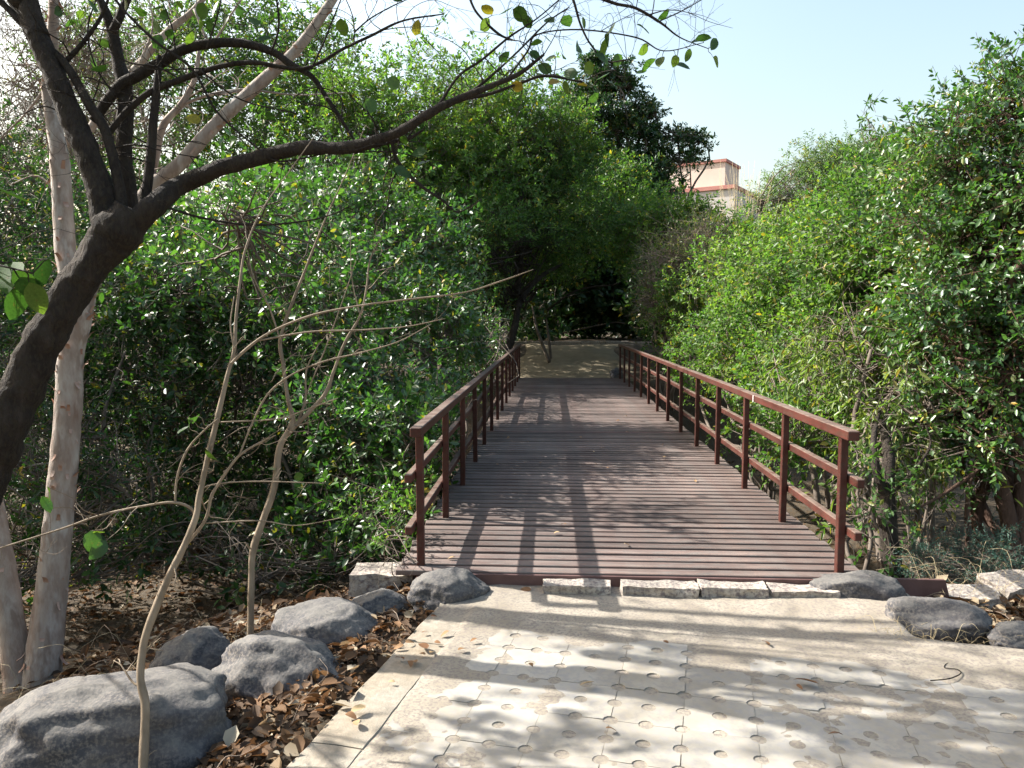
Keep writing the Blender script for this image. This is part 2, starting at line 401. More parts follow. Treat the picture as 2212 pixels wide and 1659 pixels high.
for x in (-0.80, 0.05, 0.94, 1.79): bpart('beam', x - 0.05, x + 0.05, Y0 + 0.06, Y1 - 0.02, -0.27, -TH - 0.004, 'steel')
for x0, x1 in ((-0.99, -0.955), (1.945, 1.98)): bpart('side_channel', x0, x1, Y0 + 0.25, Y1 - 0.1, -0.20, -TH - 0.005, 'steel')
bpart('joint_plate', -0.985, 1.975, 10.74, 10.80, -TH - 0.004, 0.004, 'steel', 0.002)
# end plates: steel angle along the near edge, sloping off to the right
bpart('end_plate', -0.62, 1.95, Y0 + 0.045, Y0 + 0.063, -0.24, -0.006, 'steel', 0.003)
bm = bmesh.new()
pr = [(1.87, -0.30), (2.52, -0.30), (2.44, -0.012), (1.87, -0.006)]
fr = [bm.verts.new((x, 0.0, z)) for x, z in pr]; bk = [bm.verts.new((x, 0.02, z)) for x, z in pr]
bm.faces.new(fr); bm.faces.new(bk[::-1])
for a in range(4): bm.faces.new((fr[a], bk[a], bk[(a + 1) % 4], fr[(a + 1) % 4]))
o = link('wing_plate', bm_mesh('wing_plate', bm, 0.003), br, M['steel'])
o.location = (-bl[0], Y0 + 0.10 - bl[1], 0.2)
bpart('end_plate', -1.0, 1.98, Y1 + 0.012, Y1 + 0.03, -0.24, -0.01, 'steel', 0.003)
# posts (steel flats) and rails
postm = box_mesh('post', 0.047, 0.050, 1.06, 0.004); postm.materials.append(M['rail'])
NP = 14
ys = [4.86 + k * 1.2 for k in range(NP)]
for x in (XL, XR):
    for y in ys:
        o = link('post', postm, br)
        o.location = (x - bl[0], y - bl[1], 0.2 - 0.2 + 0.53 - 0.0)
        o.rotation_euler = (rnd.gauss(0, 0.004), rnd.gauss(0, 0.006), 0)
for x, s in ((XL, -1), (XR, 1)):
    sx = x + s * 0.053 if False else x
    ya, yb = ys[0] - 0.16, ys[-1] + 0.16
    # the rails run in lengths of three bays, butted on posts
    cuts = [ya, ys[3], ys[6], ys[9], ys[11], yb]
    for name, zt, hh, ww, off in (('top_rail', 0.920, 0.060, 0.072, 0.0), ('middle_rail', 0.625, 0.055, 0.046, 0.050 * s), ('lower_rail', 0.295, 0.055, 0.046, 0.050 * s)):
        for a, b in zip(cuts[:-1], cuts[1:]):
            o = bpart(name, x + off - ww / 2, x + off + ww / 2, a + 0.0015, b - 0.0015, zt - hh, zt, 'rail', 0.005)
            o.rotation_euler = (rnd.gauss(0, 0.0006), 0, rnd.gauss(0, 0.0006))
bpart('rail_tape', XR - 0.0445, XR - 0.0425, 6.86, 6.875, 0.86, 0.92, 'white', 0)

# ------------------------------------------------------------------ tubes for trunks and branches
def catmull(pts, n):
    pts = np.asarray(pts, float)
    a = np.vstack([2 * pts[0] - pts[1], pts, 2 * pts[-1] - pts[-2]])
    out = []
    for i in range(1, len(a) - 2):
        t = np.linspace(0, 1, n, endpoint=False)[:, None]
        p0, p1, p2, p3 = a[i - 1], a[i], a[i + 1], a[i + 2]
        out.append(0.5 * (2 * p1 + (p2 - p0) * t + (2 * p0 - 5 * p1 + 4 * p2 - p3) * t ** 2 + (3 * p1 - p0 - 3 * p2 + p3) * t ** 3))
    out.append(pts[-1:])
    return np.vstack(out)
def tube(pts, rad, sides=8, sub=4, rough=0.0, seed=0, flat_end=False):
    pr_ = np.hstack([np.asarray(pts, float), np.asarray(rad, float)[:, None]])
    c = catmull(pr_, sub); p, r = c[:, :3], np.maximum(c[:, 3], 0.0008)
    t = np.gradient(p, axis=0); t /= np.linalg.norm(t, axis=1)[:, None] + 1e-9
    ref = np.array([0.31, 0.87, 0.22]); 
    nrm = np.cross(t[0], ref); nrm /= np.linalg.norm(nrm)
    rings = []
    for i in range(len(p)):
        nrm = nrm - t[i] * (nrm @ t[i]); nrm /= np.linalg.norm(nrm) + 1e-9
        b = np.cross(t[i], nrm)
        a = np.linspace(0, 2 * math.pi, sides, endpoint=False)
        rr = np.full(sides, r[i])
        if rough:
            for k in range(sides):
                q = p[i] + r[i] * (math.cos(a[k]) * nrm + math.sin(a[k]) * b)
                rr[k] *= 1 + rough * mnoise.noise(Vector(q * 9 + seed)) + 0.6 * rough * mnoise.noise(Vector(q * 26 + seed))
        rings.append(p[i] + rr[:, None] * (np.cos(a)[:, None] * nrm + np.sin(a)[:, None] * b))
    V = np.vstack(rings); n = len(p); Q = []
    k = np.arange(sides); k2 = (k + 1) % sides
    for i in range(n - 1):
        Q.append(np.stack([i * sides + k, i * sides + k2, (i + 1) * sides + k2, (i + 1) * sides + k], -1))
    V = np.vstack([V, p[-1:], p[:1]])
    T = np.vstack([np.stack([(n - 1) * sides + k, (n - 1) * sides + k2, np.full(sides, n * sides)], -1),
                   np.stack([k2, k, np.full(sides, n * sides + 1)], -1)])
    return V, np.vstack(Q), T
class Geo:
    def __init__(s): s.V, s.Q, s.T, s.n = [], [], [], 0
    def add(s, g):
        V, Q, T = g
        s.V.append(V); s.n0 = s.n
        if Q is not None and len(Q): s.Q.append(np.asarray(Q) + s.n)
        if T is not None and len(T): s.T.append(np.asarray(T) + s.n)
        s.n += len(V)
    def obj(s, name, mat, parent, smooth_=True, kind=None):
        if not s.V: return None
        V = rel(np.vstack(s.V), parent)
        o = link(name, fast_mesh(name, V, np.vstack(s.Q) if s.Q else None, np.vstack(s.T) if s.T else None, smooth_), parent, mat)
        if kind: o['kind'] = kind
        return o
def prisms(A, B, ra, rb):
    """many thin three-sided twigs from A to B at once"""
    A, B = np.asarray(A), np.asarray(B); n = len(A)
    t = B - A; t /= np.linalg.norm(t, axis=1)[:, None] + 1e-9
    ref = np.where(np.abs(t[:, 2:3]) > 0.9, np.array([[1.0, 0, 0]]), np.array([[0, 0, 1.0]]))
    x = np.cross(t, ref); x /= np.linalg.norm(x, axis=1)[:, None] + 1e-9
    y = np.cross(t, x)
    V = []
    for q, rr in ((A, ra), (B, rb)):
        for k in range(3):
            a = k * 2 * math.pi / 3
            V.append(q + np.reshape(rr, (-1, 1)) * (math.cos(a) * x + math.sin(a) * y))
    V = np.stack(V, 1).reshape(-1, 3)
    o = np.arange(n)[:, None] * 6
    Q = np.concatenate([o + np.array([[0, 1, 4, 3]]), o + np.array([[1, 2, 5, 4]]), o + np.array([[2, 0, 3, 5]])])
    return V, Q, None

# ------------------------------------------------------------------ leaves and crowns
OV = np.array([(0, 0, 0), (.40, .26, .09), (.46, .60, .07), (0, 1, -.05), (-.46, .60, .07), (-.40, .26, .09)])
LA = np.array([(0, 0, 0), (.46, .38, .07), (.30, .75, .05), (0, 1, -.10), (-.30, .75, .05), (-.46, .38, .07)])
def unit(a): return a / (np.linalg.norm(a, axis=-1, keepdims=True) + 1e-9)
def leaf_geo(Pn, D, N, L, Wd, tmpl=OV):
    D = unit(D); Sd = unit(np.cross(D, N)); N = np.cross(Sd, D)
    V = (Pn[:, None, :] + D[:, None, :] * (tmpl[None, :, 1:2] * L[:, None, None]) + Sd[:, None, :] * (tmpl[None, :, 0:1] * Wd[:, None, None])
         + N[:, None, :] * (tmpl[None, :, 2:3] * L[:, None, None]))
    n = len(Pn); o = np.arange(n)[:, None] * 6
    return V.reshape(-1, 3), np.concatenate([o + np.array([[0, 1, 2, 3]]), o + np.array([[0, 3, 4, 5]])]), None
def bridge_cull(p, jit):
    x, y, z = p[:, 0], p[:, 1], p[:, 2]
    j = jit
    on = (x > -0.93 - j) & (x < 1.92 + j) & (y > 4.0) & (y < 20.5) & (z > -0.35) & (z < 3.4)
    path = (x > -1.0 - j) & (x < 2.1 + j) & (y >= 20.5) & (y < 27) & (z < 2.55)
    pave = (y < 4.9 + j) & (x > -1.3) & (x < 4.2)
    under = (z < ground_z(x, y) + 0.03)
    return ~(on | path | pave | under)
def sprays(r, lobes, n, k, L, asp, tw, shell=2.4, up=0.35, droop=0.15, spread=0.6, size_j=0.42, gaps=0.0, tmpl=OV, radial=0.6, clump=12):
    lobes = np.asarray(lobes, float)
    vol = lobes[:, 3] * lobes[:, 4] * lobes[:, 5]
    wgt = vol ** 0.75; wgt /= wgt.sum()
    li = r.choice(len(lobes), n, p=wgt)
    dr = unit(r.normal(size=(n, 3)))
    rad = r.random(n) ** (1 / shell) * (1 + 0.12 * r.normal(size=n))
    c = lobes[li, :3] + dr * rad[:, None] * lobes[li, 3:]
    # most sprays gather in smaller clumps sitting on each lobe
    if clump:
        ms = np.maximum(5, (clump * lobes[:, 3] ** 1.3).astype(int))
        sub = [(unit(r.normal(size=(m, 3)) + np.array([0, 0, 0.25])), 0.26 + 0.24 * r.random(m), 0.5 + 0.42 * r.random(m)) for m in ms]
        for q in range(n):
            if r.random() < 0.22: continue
            sd, sr, so_ = sub[li[q]]; j = r.integers(len(sr)); l = lobes[li[q]]
            e = dr[q] * (r.random() ** (1 / 2.2)) * sr[j]; e[2] *= 0.8
            c[q] = l[:3] + (sd[j] * so_[j] + e) * l[3:]
            dr[q] = dr[q] * 0.7 + sd[j] * 0.5
        dr = unit(dr)
    if gaps:
        sc = 1.1
        g = np.array([mnoise.noise(Vector(q / sc)) for q in c])
        keep = g > -0.5 + gaps * (0.5 + 0.5 * r.random(n))
        c, dr = c[keep], dr[keep]; n = len(c)
    ax = unit(dr * radial + np.array([0, 0, up]) + spread * r.normal(size=(n, 3)))
    Lt = tw * (0.6 + 0.8 * r.random(n))
    keep = bridge_cull(c + ax * Lt[:, None] * 0.6, np.abs(r.normal(0, 0.10, n)) - 0.06) & bridge_cull(c, 0)
    c, ax, Lt, dr = c[keep], ax[keep], Lt[keep], dr[keep]; n = len(c)
    e1 = unit(np.cross(ax, unit(r.normal(size=(n, 3))))); e2 = np.cross(ax, e1)
    tt = np.linspace(0.12, 1.0, k)
    ph = r.random(n) * 6.28
    PP, DD, NN, LL, WW = [], [], [], [], []
    for j, t in enumerate(tt):
        a = ph + j * 2.4 + r.normal(0, 0.3, n)
        sd = np.cos(a)[:, None] * e1 + np.sin(a)[:, None] * e2
        p = c + ax * (Lt * t)[:, None] - np.array([0, 0, 1.0]) * (droop * Lt * t * t)[:, None]
        d = unit(ax * (0.45 + 0.5 * t) + sd * 0.9 + np.array([0, 0, -droop]) + 0.25 * r.normal(size=(n, 3)))
        nn = unit(np.array([-0.15, 0, 0.6]) + dr * 0.5 + 0.7 * r.normal(size=(n, 3)))
        l = L * (1 - size_j + 2 * size_j * r.random(n)) * (0.75 + 0.25 * math.sin(math.pi * min(1, t * 0.9)))
        PP.append(p); DD.append(d); NN.append(nn); LL.append(l); WW.append(l * asp * (0.85 + 0.3 * r.random(n)))
    PP, DD, NN, LL, WW = (np.concatenate(a) for a in (PP, DD, NN, LL, WW))
    kk = bridge_cull(PP, 0.0)
    return (c, ax, Lt), leaf_geo(PP[kk], DD[kk], NN[kk], LL[kk], WW[kk], tmpl)
def curve_pts(a, b, r, n=5, wob=0.12, sag=0.0):
    a, b = np.asarray(a, float), np.asarray(b, float)
    t = np.linspace(0, 1, n)[:, None]
    L = np.linalg.norm(b - a)
    p = a + (b - a) * t
    p[1:-1] += r.normal(0, wob * L / n, (n - 2, 3))
    p[:, 2] += np.sin(np.pi * t[:, 0]) * sag * L
    return p
def lob(px, py, d, rx, rz=None, ry=None):
    if px == 'w': return (py, d, rx, rz, rz, rz * 0.85)     # centre given in metres
    c = P(px, py, d)
    return (*c, rx, ry or rx, rz or rx * 0.9)
def foliage_tree(name, label, cat, lobes, n, k, L, asp, tw, mat, bark='twig', seed=1, trunk_at=None, trunk_r=0.06, stems=3, group=None, twig_r=0.004, limb_n=26, **kw):
    r = np.random.default_rng(seed)
    lobes = np.array([lob(*l) for l in lobes])
    cen = np.average(lobes[:, :3], axis=0, weights=lobes[:, 3] ** 2)
    if trunk_at is None: trunk_at = (cen[0], cen[1])
    gz = float(ground_z(trunk_at[0], trunk_at[1]))
    root = np.array([trunk_at[0], trunk_at[1], gz])
    o = empty(name, root, label, cat, group)
    (c, ax, Lt), lg = sprays(r, lobes, n, k, L, asp, tw, **kw)
    g = Geo(); g.add(lg)
    cr = g.obj('crown', M[mat], o, False)
    # trunks: several stems from the root to lobe centres, limbs from the stems towards the sprays
    tr = Geo(); limb = Geo()
    order = np.argsort(-lobes[:, 3])
    for s in range(stems):
        tgt = lobes[order[s % len(order)], :3] + np.array([0, 0, 0.3]) * lobes[order[s % len(order)], 5]
        base = root + np.array([r.normal(0, 0.12), r.normal(0, 0.12), -0.15])
        pts = curve_pts(base, tgt, r, 6, 0.22)
        rs = trunk_r * (0.75 + 0.5 * r.random())
        tr.add(tube(pts, np.linspace(rs, rs * 0.3, 6), 7, 4, 0.12, s))
    for q in range(len(lobes)):
        mid = lobes[q, :3]
        a = root + (mid - root) * 0.45 + r.normal(0, 0.15, 3)
        limb.add(tube(curve_pts(a, mid, r, 5, 0.35), np.linspace(trunk_r * 0.45, trunk_r * 0.15, 5), 5, 3))
        near = np.argsort(np.linalg.norm((c - mid) / lobes[q, 3:], axis=1))[:max(8, int(len(c) * 1.2 / len(lobes)))] if len(c) else []
        if len(near):
            for e in r.choice(near, min(limb_n, len(near)), replace=False):
                limb.add(tube(curve_pts(mid + r.normal(0, 0.15, 3) * lobes[q, 3:], c[e] + ax[e] * Lt[e] * 0.4, r, 4, 0.4), np.linspace(trunk_r * 0.16 + 0.004, 0.003, 4), 4, 3))
    tr.obj('trunk', M[bark], o)
    limb.obj('branches', M[bark], o)
    tg = Geo(); tg.add(prisms(c - ax * (Lt * 0.5)[:, None], c + ax * (Lt * 0.95)[:, None], np.full(len(c), twig_r), np.full(len(c), twig_r * 0.4)))
    tg.obj('twigs', M[bark], o, False)
    return o

# ------------------------------------------------------------------ boulders and edge stones
def rock_mesh(name, rx, ry, rz, seed, amp=0.16, flat=0.55):
    bm = bmesh.new()
    bmesh.ops.create_icosphere(bm, subdivisions=5, radius=1.0)
    sv = Vector((seed * 3.7, seed * 1.9, seed * 5.3))
    for v in bm.verts:
        d = v.co.normalized()
        q = d.copy()
        m = max(abs(d.x), abs(d.y), abs(d.z)); q = d * (1 + 0.22 * (1 / (abs(d.x) ** 3 + abs(d.y) ** 3 + abs(d.z) ** 3) ** (1 / 3) - 1))
        # a few worn facets
        rr = random.Random(seed)
        f = 1.0
        for _ in range(7):
            n = Vector((rr.gauss(0, 1), rr.gauss(0, 1), rr.gauss(0.2, 1))).normalized(); h = rr.uniform(0.74, 0.95)
            dt = q.dot(n)
            if dt > h: q = q - n * (dt - h) * 0.75
        s = 1 + amp * mnoise.noise(d * 1.5 + sv) + amp * 0.5 * mnoise.noise(d * 3.7 + sv) + amp * 0.22 * mnoise.noise(d * 9 + sv) + amp * 0.08 * mnoise.noise(d * 25 + sv)
        s -= amp * 0.35 * max(0.0, 0.10 - abs(mnoise.noise(d * 2.2 - sv))) / 0.10 * 0.35
        q = q * s
        if q.z < -flat: q.z = -flat + (q.z + flat) * 0.2
        v.co = Vector((q.x * rx, q.y * ry, q.z * rz))
    return bm_mesh(name, bm, smooth_=True)
def rock(x0, x1, yt, yb, zb, seed, label, ryf=0.8, rotz=0.0, amp=0.16, mat='rock', group=None):
    xm = (x0 + x1) / 2
    g = G(xm, yb, zb); d = (g - CAM) @ _f
    rx = (x1 - x0) / F0 * d / 2; ry = rx * ryf
    c = g + np.array([_f[0], _f[1], 0]) * ry * 0.75
    dc = (c - CAM) @ _f
    rx *= dc / d * 1.05; ry *= 1.05
    ztop = P(xm, yt, dc)[2]
    h = max(ztop - zb, 0.05)
    rz = h * 0.78
    o = link('boulder', rock_mesh('boulder', rx, ry, rz, seed, amp), None, M[mat])
    o.location = (c[0], c[1], ztop - rz * 0.94)
    o.rotation_euler = (0, 0, rotz)
    return tag(o, label, 'boulder', group)
rock(-40, 425, 1462, 1700, -0.24, 3, 'huge bluish grey boulder behind the thin stem of the leaning sapling', 0.75, 0.2)
rock(308, 500, 1366, 1510, -0.40, 7, 'flat-topped pinkish grey boulder wedged behind the two largest boulders', 0.8, 0.5)
rock(432, 735, 1376, 1535, -0.26, 12, 'dark blue-grey boulder with pale scratches among the dry leaves', 0.65, -0.2)
rock(565, 818, 1302, 1425, -0.26, 5, 'rounded brown-grey boulder beside the foot of the straight sapling', 0.7, 0.1)
rock(745, 878, 1278, 1348, -0.20, 9, 'small pale boulder half buried in dry leaves below the bridge corner', 0.7, 0.3)
rock(880, 1048, 1232, 1315, -0.13, 15, 'smooth grey boulder set at the left corner of the paving', 0.75, 0.25, 0.13)
rock(1768, 1962, 1233, 1316, -0.13, 21, 'domed grey boulder against the brown wing plate of the bridge', 0.62, -0.1, 0.12)
rock(1932, 2150, 1294, 1376, -0.12, 24, 'long low grey boulder beside the paving with dry grass at its foot', 0.5, -0.25, 0.13)
rock(2158, 2290, 1346, 1402, -0.12, 27, 'small round grey boulder with dry orange leaves behind it', 0.7, 0.4, 0.13)

def slab_mesh(name, sx, sy, sz, seed, amp=0.02, cut=4):
    bm = bmesh.new()
    box_bm(bm, -sx / 2, sx / 2, -sy / 2, sy / 2, -sz / 2, sz / 2)
    bmesh.ops.subdivide_edges(bm, edges=list(bm.edges), cuts=cut, use_grid_fill=True)
    bmesh.ops.subdivide_edges(bm, edges=list(bm.edges), cuts=1, use_grid_fill=True)
    for v in bm.verts:
        n = Vector(v.co) * 9 + Vector((seed * 2.3, seed, 0))
        v.co += Vector((mnoise.noise(n), mnoise.noise(n + Vector((5, 0, 0))), 0.7 * mnoise.noise(n + Vector((0, 9, 0))))) * amp
        n *= 4
        v.co += Vector((mnoise.noise(n), mnoise.noise(n + Vector((5, 0, 0))), 0.7 * mnoise.noise(n + Vector((0, 9, 0))))) * amp * 0.4
    return bm_mesh(name, bm, smooth_=False)
def stone(name, xa, xb, y, w, zt, h, seed, label, rot=0.0, cat='stone', group=None, amp=0.018, tilt=0.0, mat='paleslab'):
    o = link(name, slab_mesh(name, xb - xa, w, h, seed, amp), None, M[mat])
    o.location = ((xa + xb) / 2, y, zt - h / 2); o.rotation_euler = (tilt, 0, rot)
    return tag(o, label, cat, group)
EG = 'rough stones laid along the bridge threshold'
stone('edge_stone', -0.045, 0.375, 4.632, 0.13, -0.023, 0.11, 1, 'pale rough edge stone at the threshold with a gap on both sides', 0.0, 'stone', EG)
stone('edge_stone', 0.44, 0.90, 4.632, 0.14, -0.023, 0.11, 2, 'long pale edge stone butted to the broken one in the bridge threshold', -0.02, 'stone', EG)
stone('edge_stone', 0.91, 1.315, 4.632, 0.14, -0.018, 0.11, 3, 'middle edge stone of the joined threshold row, slanted at its right end', 0.015, 'stone', EG)
stone('edge_stone', 1.33, 1.735, 4.625, 0.15, -0.028, 0.12, 4, 'edge stone with reddish face next to the domed boulder', -0.03, 'stone', EG)
g = G(822, 1284, -0.2)
stone('stone_slab', g[0] - 0.20, g[0] + 0.20, g[1] + 0.1, 0.26, -0.06, 0.13, 6, 'pale flat stone slab under the left corner of the deck', 0.1, 'stone')
g = G(2100, 1300, -0.14); stone('stone_slab', g[0] - 0.12, g[0] + 0.20, g[1] + 0.10, 0.22, -0.105, 0.09, 7, 'pale thin stone slab behind the long low boulder', -0.15, 'stone', tilt=0.08)
g = G(2205, 1290, -0.14); stone('stone_slab', g[0] - 0.14, g[0] + 0.22, g[1] + 0.14, 0.24, -0.075, 0.10, 8, 'tilted pale stone slab at the edge of the thorny teal scrub', 0.3, 'stone', tilt=0.15)

# ------------------------------------------------------------------ near trees drawn as branch paths
def pxpath(pp):
    pts = np.array([P(a, b, d) for a, b, d, w in pp]); rad = np.array([w / 2 / F0 * d for a, b, d, w in pp])
    return pts, rad
class NearTree:
    def __init__(s, name, label, cat, root, bark, seed=1):
        s.o = empty(name, root, label, cat); s.bark = M[bark]; s.r = np.random.default_rng(seed); s.line = []; s.seed = seed
    def limb(s, part, pp, sides=10, sub=7, rough=0.10):
        pts, rad = pxpath(pp)
        g = Geo(); g.add(tube(pts, rad, sides, sub, rough, s.seed))
        g.obj(part, s.bark, s.o)
        c = catmull(np.hstack([pts, rad[:, None]]), 8); s.line.append(c)
        return c
    def spurs(s, n, lmin, lmax, rmax=0.03, name='twigs', up=0.5, kids=2):
        """small crooked twigs and knobs growing from the limbs"""
        g = Geo(); allc = np.vstack(s.line); allc = allc[allc[:, 3] < rmax]
        tips = []
        for _ in range(n):
            c = allc[s.r.integers(len(allc))]
            d = unit(s.r.normal(size=3) + np.array([0, 0, up])); L = s.r.uniform(lmin, lmax)
            p = [c[:3]]
            for q in range(4):
                d = unit(d + 0.35 * s.r.normal(size=3)); p.append(p[-1] + d * L / 4)
            r0 = min(0.006, c[3] * 0.5) * (0.5 + L / lmax * 0.5)
            g.add(tube(np.array(p), np.linspace(r0, r0 * 0.3, 5), 4, 3)); tips.append(p[-1]); tips.append(p[-2])
            for _k in range(kids):
                q = p[s.r.integers(1, 4)]; dd = unit(d + 0.8 * s.r.normal(size=3)); e = q + dd * L * 0.35
                g.add(tube(np.array([q, (q + e) / 2 + s.r.normal(0, 0.02 * L, 3), e]), [r0 * 0.5, r0 * 0.4, r0 * 0.2], 3, 2))
        g.obj(name, s.bark, s.o, kind='stuff')
        return tips
def broad_leaf(seed, asp=0.62, curl=0.14):
    r = random.Random(seed); n = 6
    V, Q = [], []
    for i in range(n + 1):
        t = i / n
        w = asp / 2 * (math.sin(math.pi * min(1, t ** 0.85)) ** 0.62 if 0 < t < 1 else 0.02)
        z = -curl * t * t + 0.03 * math.sin(t * 5 + seed)
        V += [(-w, t, z + 0.22 * w + r.uniform(-.012, .012)), (0, t, z), (w, t, z + 0.22 * w + r.uniform(-.012, .012))]
    for i in range(n):
        a = i * 3
        Q += [(a, a + 1, a + 4, a + 3), (a + 1, a + 2, a + 5, a + 4)]
    return fast_mesh('leaf', np.array(V), Q, smooth_=True)
BL = [broad_leaf(k, a, c) for k, (a, c) in enumerate(((0.66, 0.10), (0.74, 0.18), (0.56, 0.12), (0.82, 0.08)))]
for m_ in BL: m_.materials.append(M['broad'])
M['nearleaf'] = leaf_mat('near_leaf', [(0, (0.030, 0.070, 0.018)), (0.6, (0.050, 0.100, 0.022)), (1, (0.095, 0.135, 0.028))], 0.35, 0.65, per='object', spots=True, spec=0.08)
BN = [broad_leaf(k + 40, a, c) for k, (a, c) in enumerate(((0.60, 0.16), (0.66, 0.26), (0.52, 0.2)))]
for m_ in BN: m_.materials.append(M['nearleaf'])
def put_leaf(parent, p, size, r, hang=0.5, meshes=BL, name='leaf'):
    D = Vector(unit(r.normal(size=3) + np.array([0, 0, -hang])))
    N = Vector(unit(r.normal(size=3) * 0.8 + np.array([0.2, -0.5, 0.5])))
    Sd = D.cross(N).normalized(); N = Sd.cross(D)
    o = link(name, meshes[int(r.integers(len(meshes)))], parent)
    m = Matrix((Sd, D, N)).transposed().to_4x4()
    base = Vector(p) - D * size * 0.5
    o.location = base - parent.location; o.rotation_euler = m.to_euler(); o.scale = (size,) * 3
    return np.array(base)
def leaves_at(tree, plist, size, hang=0.5, meshes=BL):
    line = np.vstack(tree.line); g = Geo()
    for p in plist:
        b = put_leaf(tree.o, p, size * tree.r.uniform(0.75, 1.2), tree.r, hang, meshes)
        q = line[np.argmin(np.linalg.norm(line[:, :3] - b, axis=1))]
        if np.linalg.norm(q[:3] - b) < 0.9:
            g.add(tube(curve_pts(q[:3], b, tree.r, 4, 0.25), [0.0022, 0.002, 0.0016, 0.0012], 3, 3))
    g.obj('leaf_stalks', tree.bark, tree.o, kind='stuff')

D1 = 4.42
rp = P(-150, 1240, D1); root = (rp[0], rp[1], float(ground_z(rp[0], rp[1])))
dt = NearTree('dark_barked_tree', 'dark barked leaning tree with forking limbs and sparse round leaves', 'tree', root, 'darkbark', 4)
rb = CAM + 0; rbx = P(-190, 1500, D1)
def k_(pp, d=D1): return [(a, b, d, w * 0.88) for a, b, w in pp]
dt.limb('trunk', k_([(-175, 1560, 150), (-125, 1330, 128), (-70, 1120, 112), (10, 930, 104), (85, 755, 92), (150, 640, 88), (212, 552, 92), (262, 492, 112), (285, 452, 80)]), 28, 16, 0.17)
dt.limb('limb', k_([(235, 520, 70), (222, 440, 66), (205, 375, 62), (160, 265, 58), (118, 165, 52), (84, 85, 50), (62, 10, 46), (40, -90, 40), (20, -260, 26)]), 20, 14, 0.15)
dt.limb('limb', k_([(258, 500, 30), (262, 430, 27), (230, 290, 24), (191, 223, 22), (140, 137, 20), (70, 74, 17), (0, 2, 15), (-80, -70, 10)]), 10, 7)
dt.limb('limb', k_([(285, 480, 44), (277, 410, 40), (268, 312, 38), (270, 195, 38), (256, 137, 32), (243, 70, 26), (225, 20, 22), (190, -60, 12)], 4.75), 12, 7, 0.2)
dt.limb('limb', k_([(300, 480, 28), (312, 437, 24), (324, 351, 23), (332, 254, 21), (340, 176, 18), (344, 120, 12)], 4.5), 10, 7)
dt.limb('limb', [(a, b, d_, w * 0.86) for a, b, d_, w in [(275, 500, D1, 64), (330, 447, D1, 56), (395, 398, 4.55, 48), (470, 366, 4.5, 41), (547, 344, 4.5, 38), (645, 321, 4.45, 35), (762, 317, 4.4, 30), (864, 283, 4.35, 24), (950, 232, 4.3, 22), (1050, 190, 4.3, 15), (1120, 160, 4.3, 11), (1175, 118, 4.3, 6)]], 18, 14, 0.2)
dt.limb('limb', k_([(200, 262, 22), (254, 190, 27), (289, 168, 27), (344, 137, 26), (410, 102, 25), (508, 92, 22), (586, 111, 19), (625, 137, 17), (672, 164, 14), (703, 207, 11), (742, 266, 9), (766, 305, 6)], 4.7), 10, 7)
dt.limb('limb', k_([(230, 292, 16), (273, 242, 17), (324, 199, 17), (391, 172, 15), (469, 145, 13), (547, 135, 12), (656, 148, 9), (742, 105, 8), (800, 78, 7), (870, 45, 5), (960, 30, 3)], 4.5), 8, 6)
for pp in ([(141, 135, 13), (184, 86, 11), (219, 35, 9), (240, -20, 6)],
           [(230, -60, 7), (250, 0, 7), (332, 86, 7), (414, 148, 7), (469, 242, 6), (547, 312, 5), (601, 348, 5), (703, 332, 3)],
           [(335, 440, 6), (430, 469, 6), (547, 486, 5), (684, 473, 4), (770, 440, 2)],
           [(845, 300, 12), (860, 350, 11), (905, 398, 9), (955, 432, 6), (990, 458, 4), (1040, 430, 2)],
           [(765, 330, 8), (830, 308, 12), (880, 300, 10), (915, 280, 5)], [(880, 300, 5), (905, 262, 4), (930, 240, 2)],
           [(945, 232, 9), (990, 165, 7), (1040, 130, 7), (1100, 80, 6), (1160, 40, 4), (1230, -20, 3)],
           [(1010, 205, 9), (1060, 165, 7), (1120, 110, 5), (1180, 50, 4), (1230, 15, 3)],
           [(990, 215, 10), (1057, 203, 8), (1128, 178, 7), (1180, 164, 7), (1261, 178, 4)],
           [(1100, 165, 6), (1140, 110, 5), (1160, 75, 4), (1251, 64, 4), (1374, 81, 4), (1434, 110, 3), (1520, 92, 2)],
           [(1005, -40, 6), (1018, 5, 6), (1036, 35, 6), (1078, 74, 6), (1112, 88, 3)],
           [(1225, -30, 7), (1240, 5, 7), (1254, 53, 5), (1275, 95, 4), (1310, 132, 4), (1360, 128, 3)],
           [(1280, -10, 8), (1330, 8, 8), (1374, 18, 7), (1427, 49, 6), (1469, 81, 3), (1530, 105, 2)],
           [(1420, 48, 3), (1470, 25, 3), (1515, 0, 2)], [(765, 70, 5), (800, 40, 4), (850, 12, 3), (900, -10, 2)],
           [(672, 150, 5), (700, 90, 5), (720, 40, 4), (740, -10, 3)], [(380, 120, 4), (372, 60, 4), (350, 0, 3)], [(586, 113, 6), (602, 60, 6), (598, 0, 5), (592, -40, 3)],
           [(250, 210, 5), (205, 140, 4), (190, 60, 4), (215, -20, 3)], [(445, 105, 4), (465, 50, 4), (480, -10, 3)], [(160, 265, 6), (100, 230, 4), (40, 250, 2)],
           [(430, 150, 5), (520, 215, 4), (640, 245, 3)], [(324, 351, 4), (250, 335, 4), (180, 350, 2)]):
    dt.limb('branch', k_(pp, 4.45), 6, 6, 0.12)
dt.limb('branch', [(-420, 430, 4.2, 16), (-330, 440, 3.0, 12), (-160, 500, 2.1, 8), (-40, 560, 1.8, 6), (70, 590, 1.75, 3)], 6, 6, 0.08)
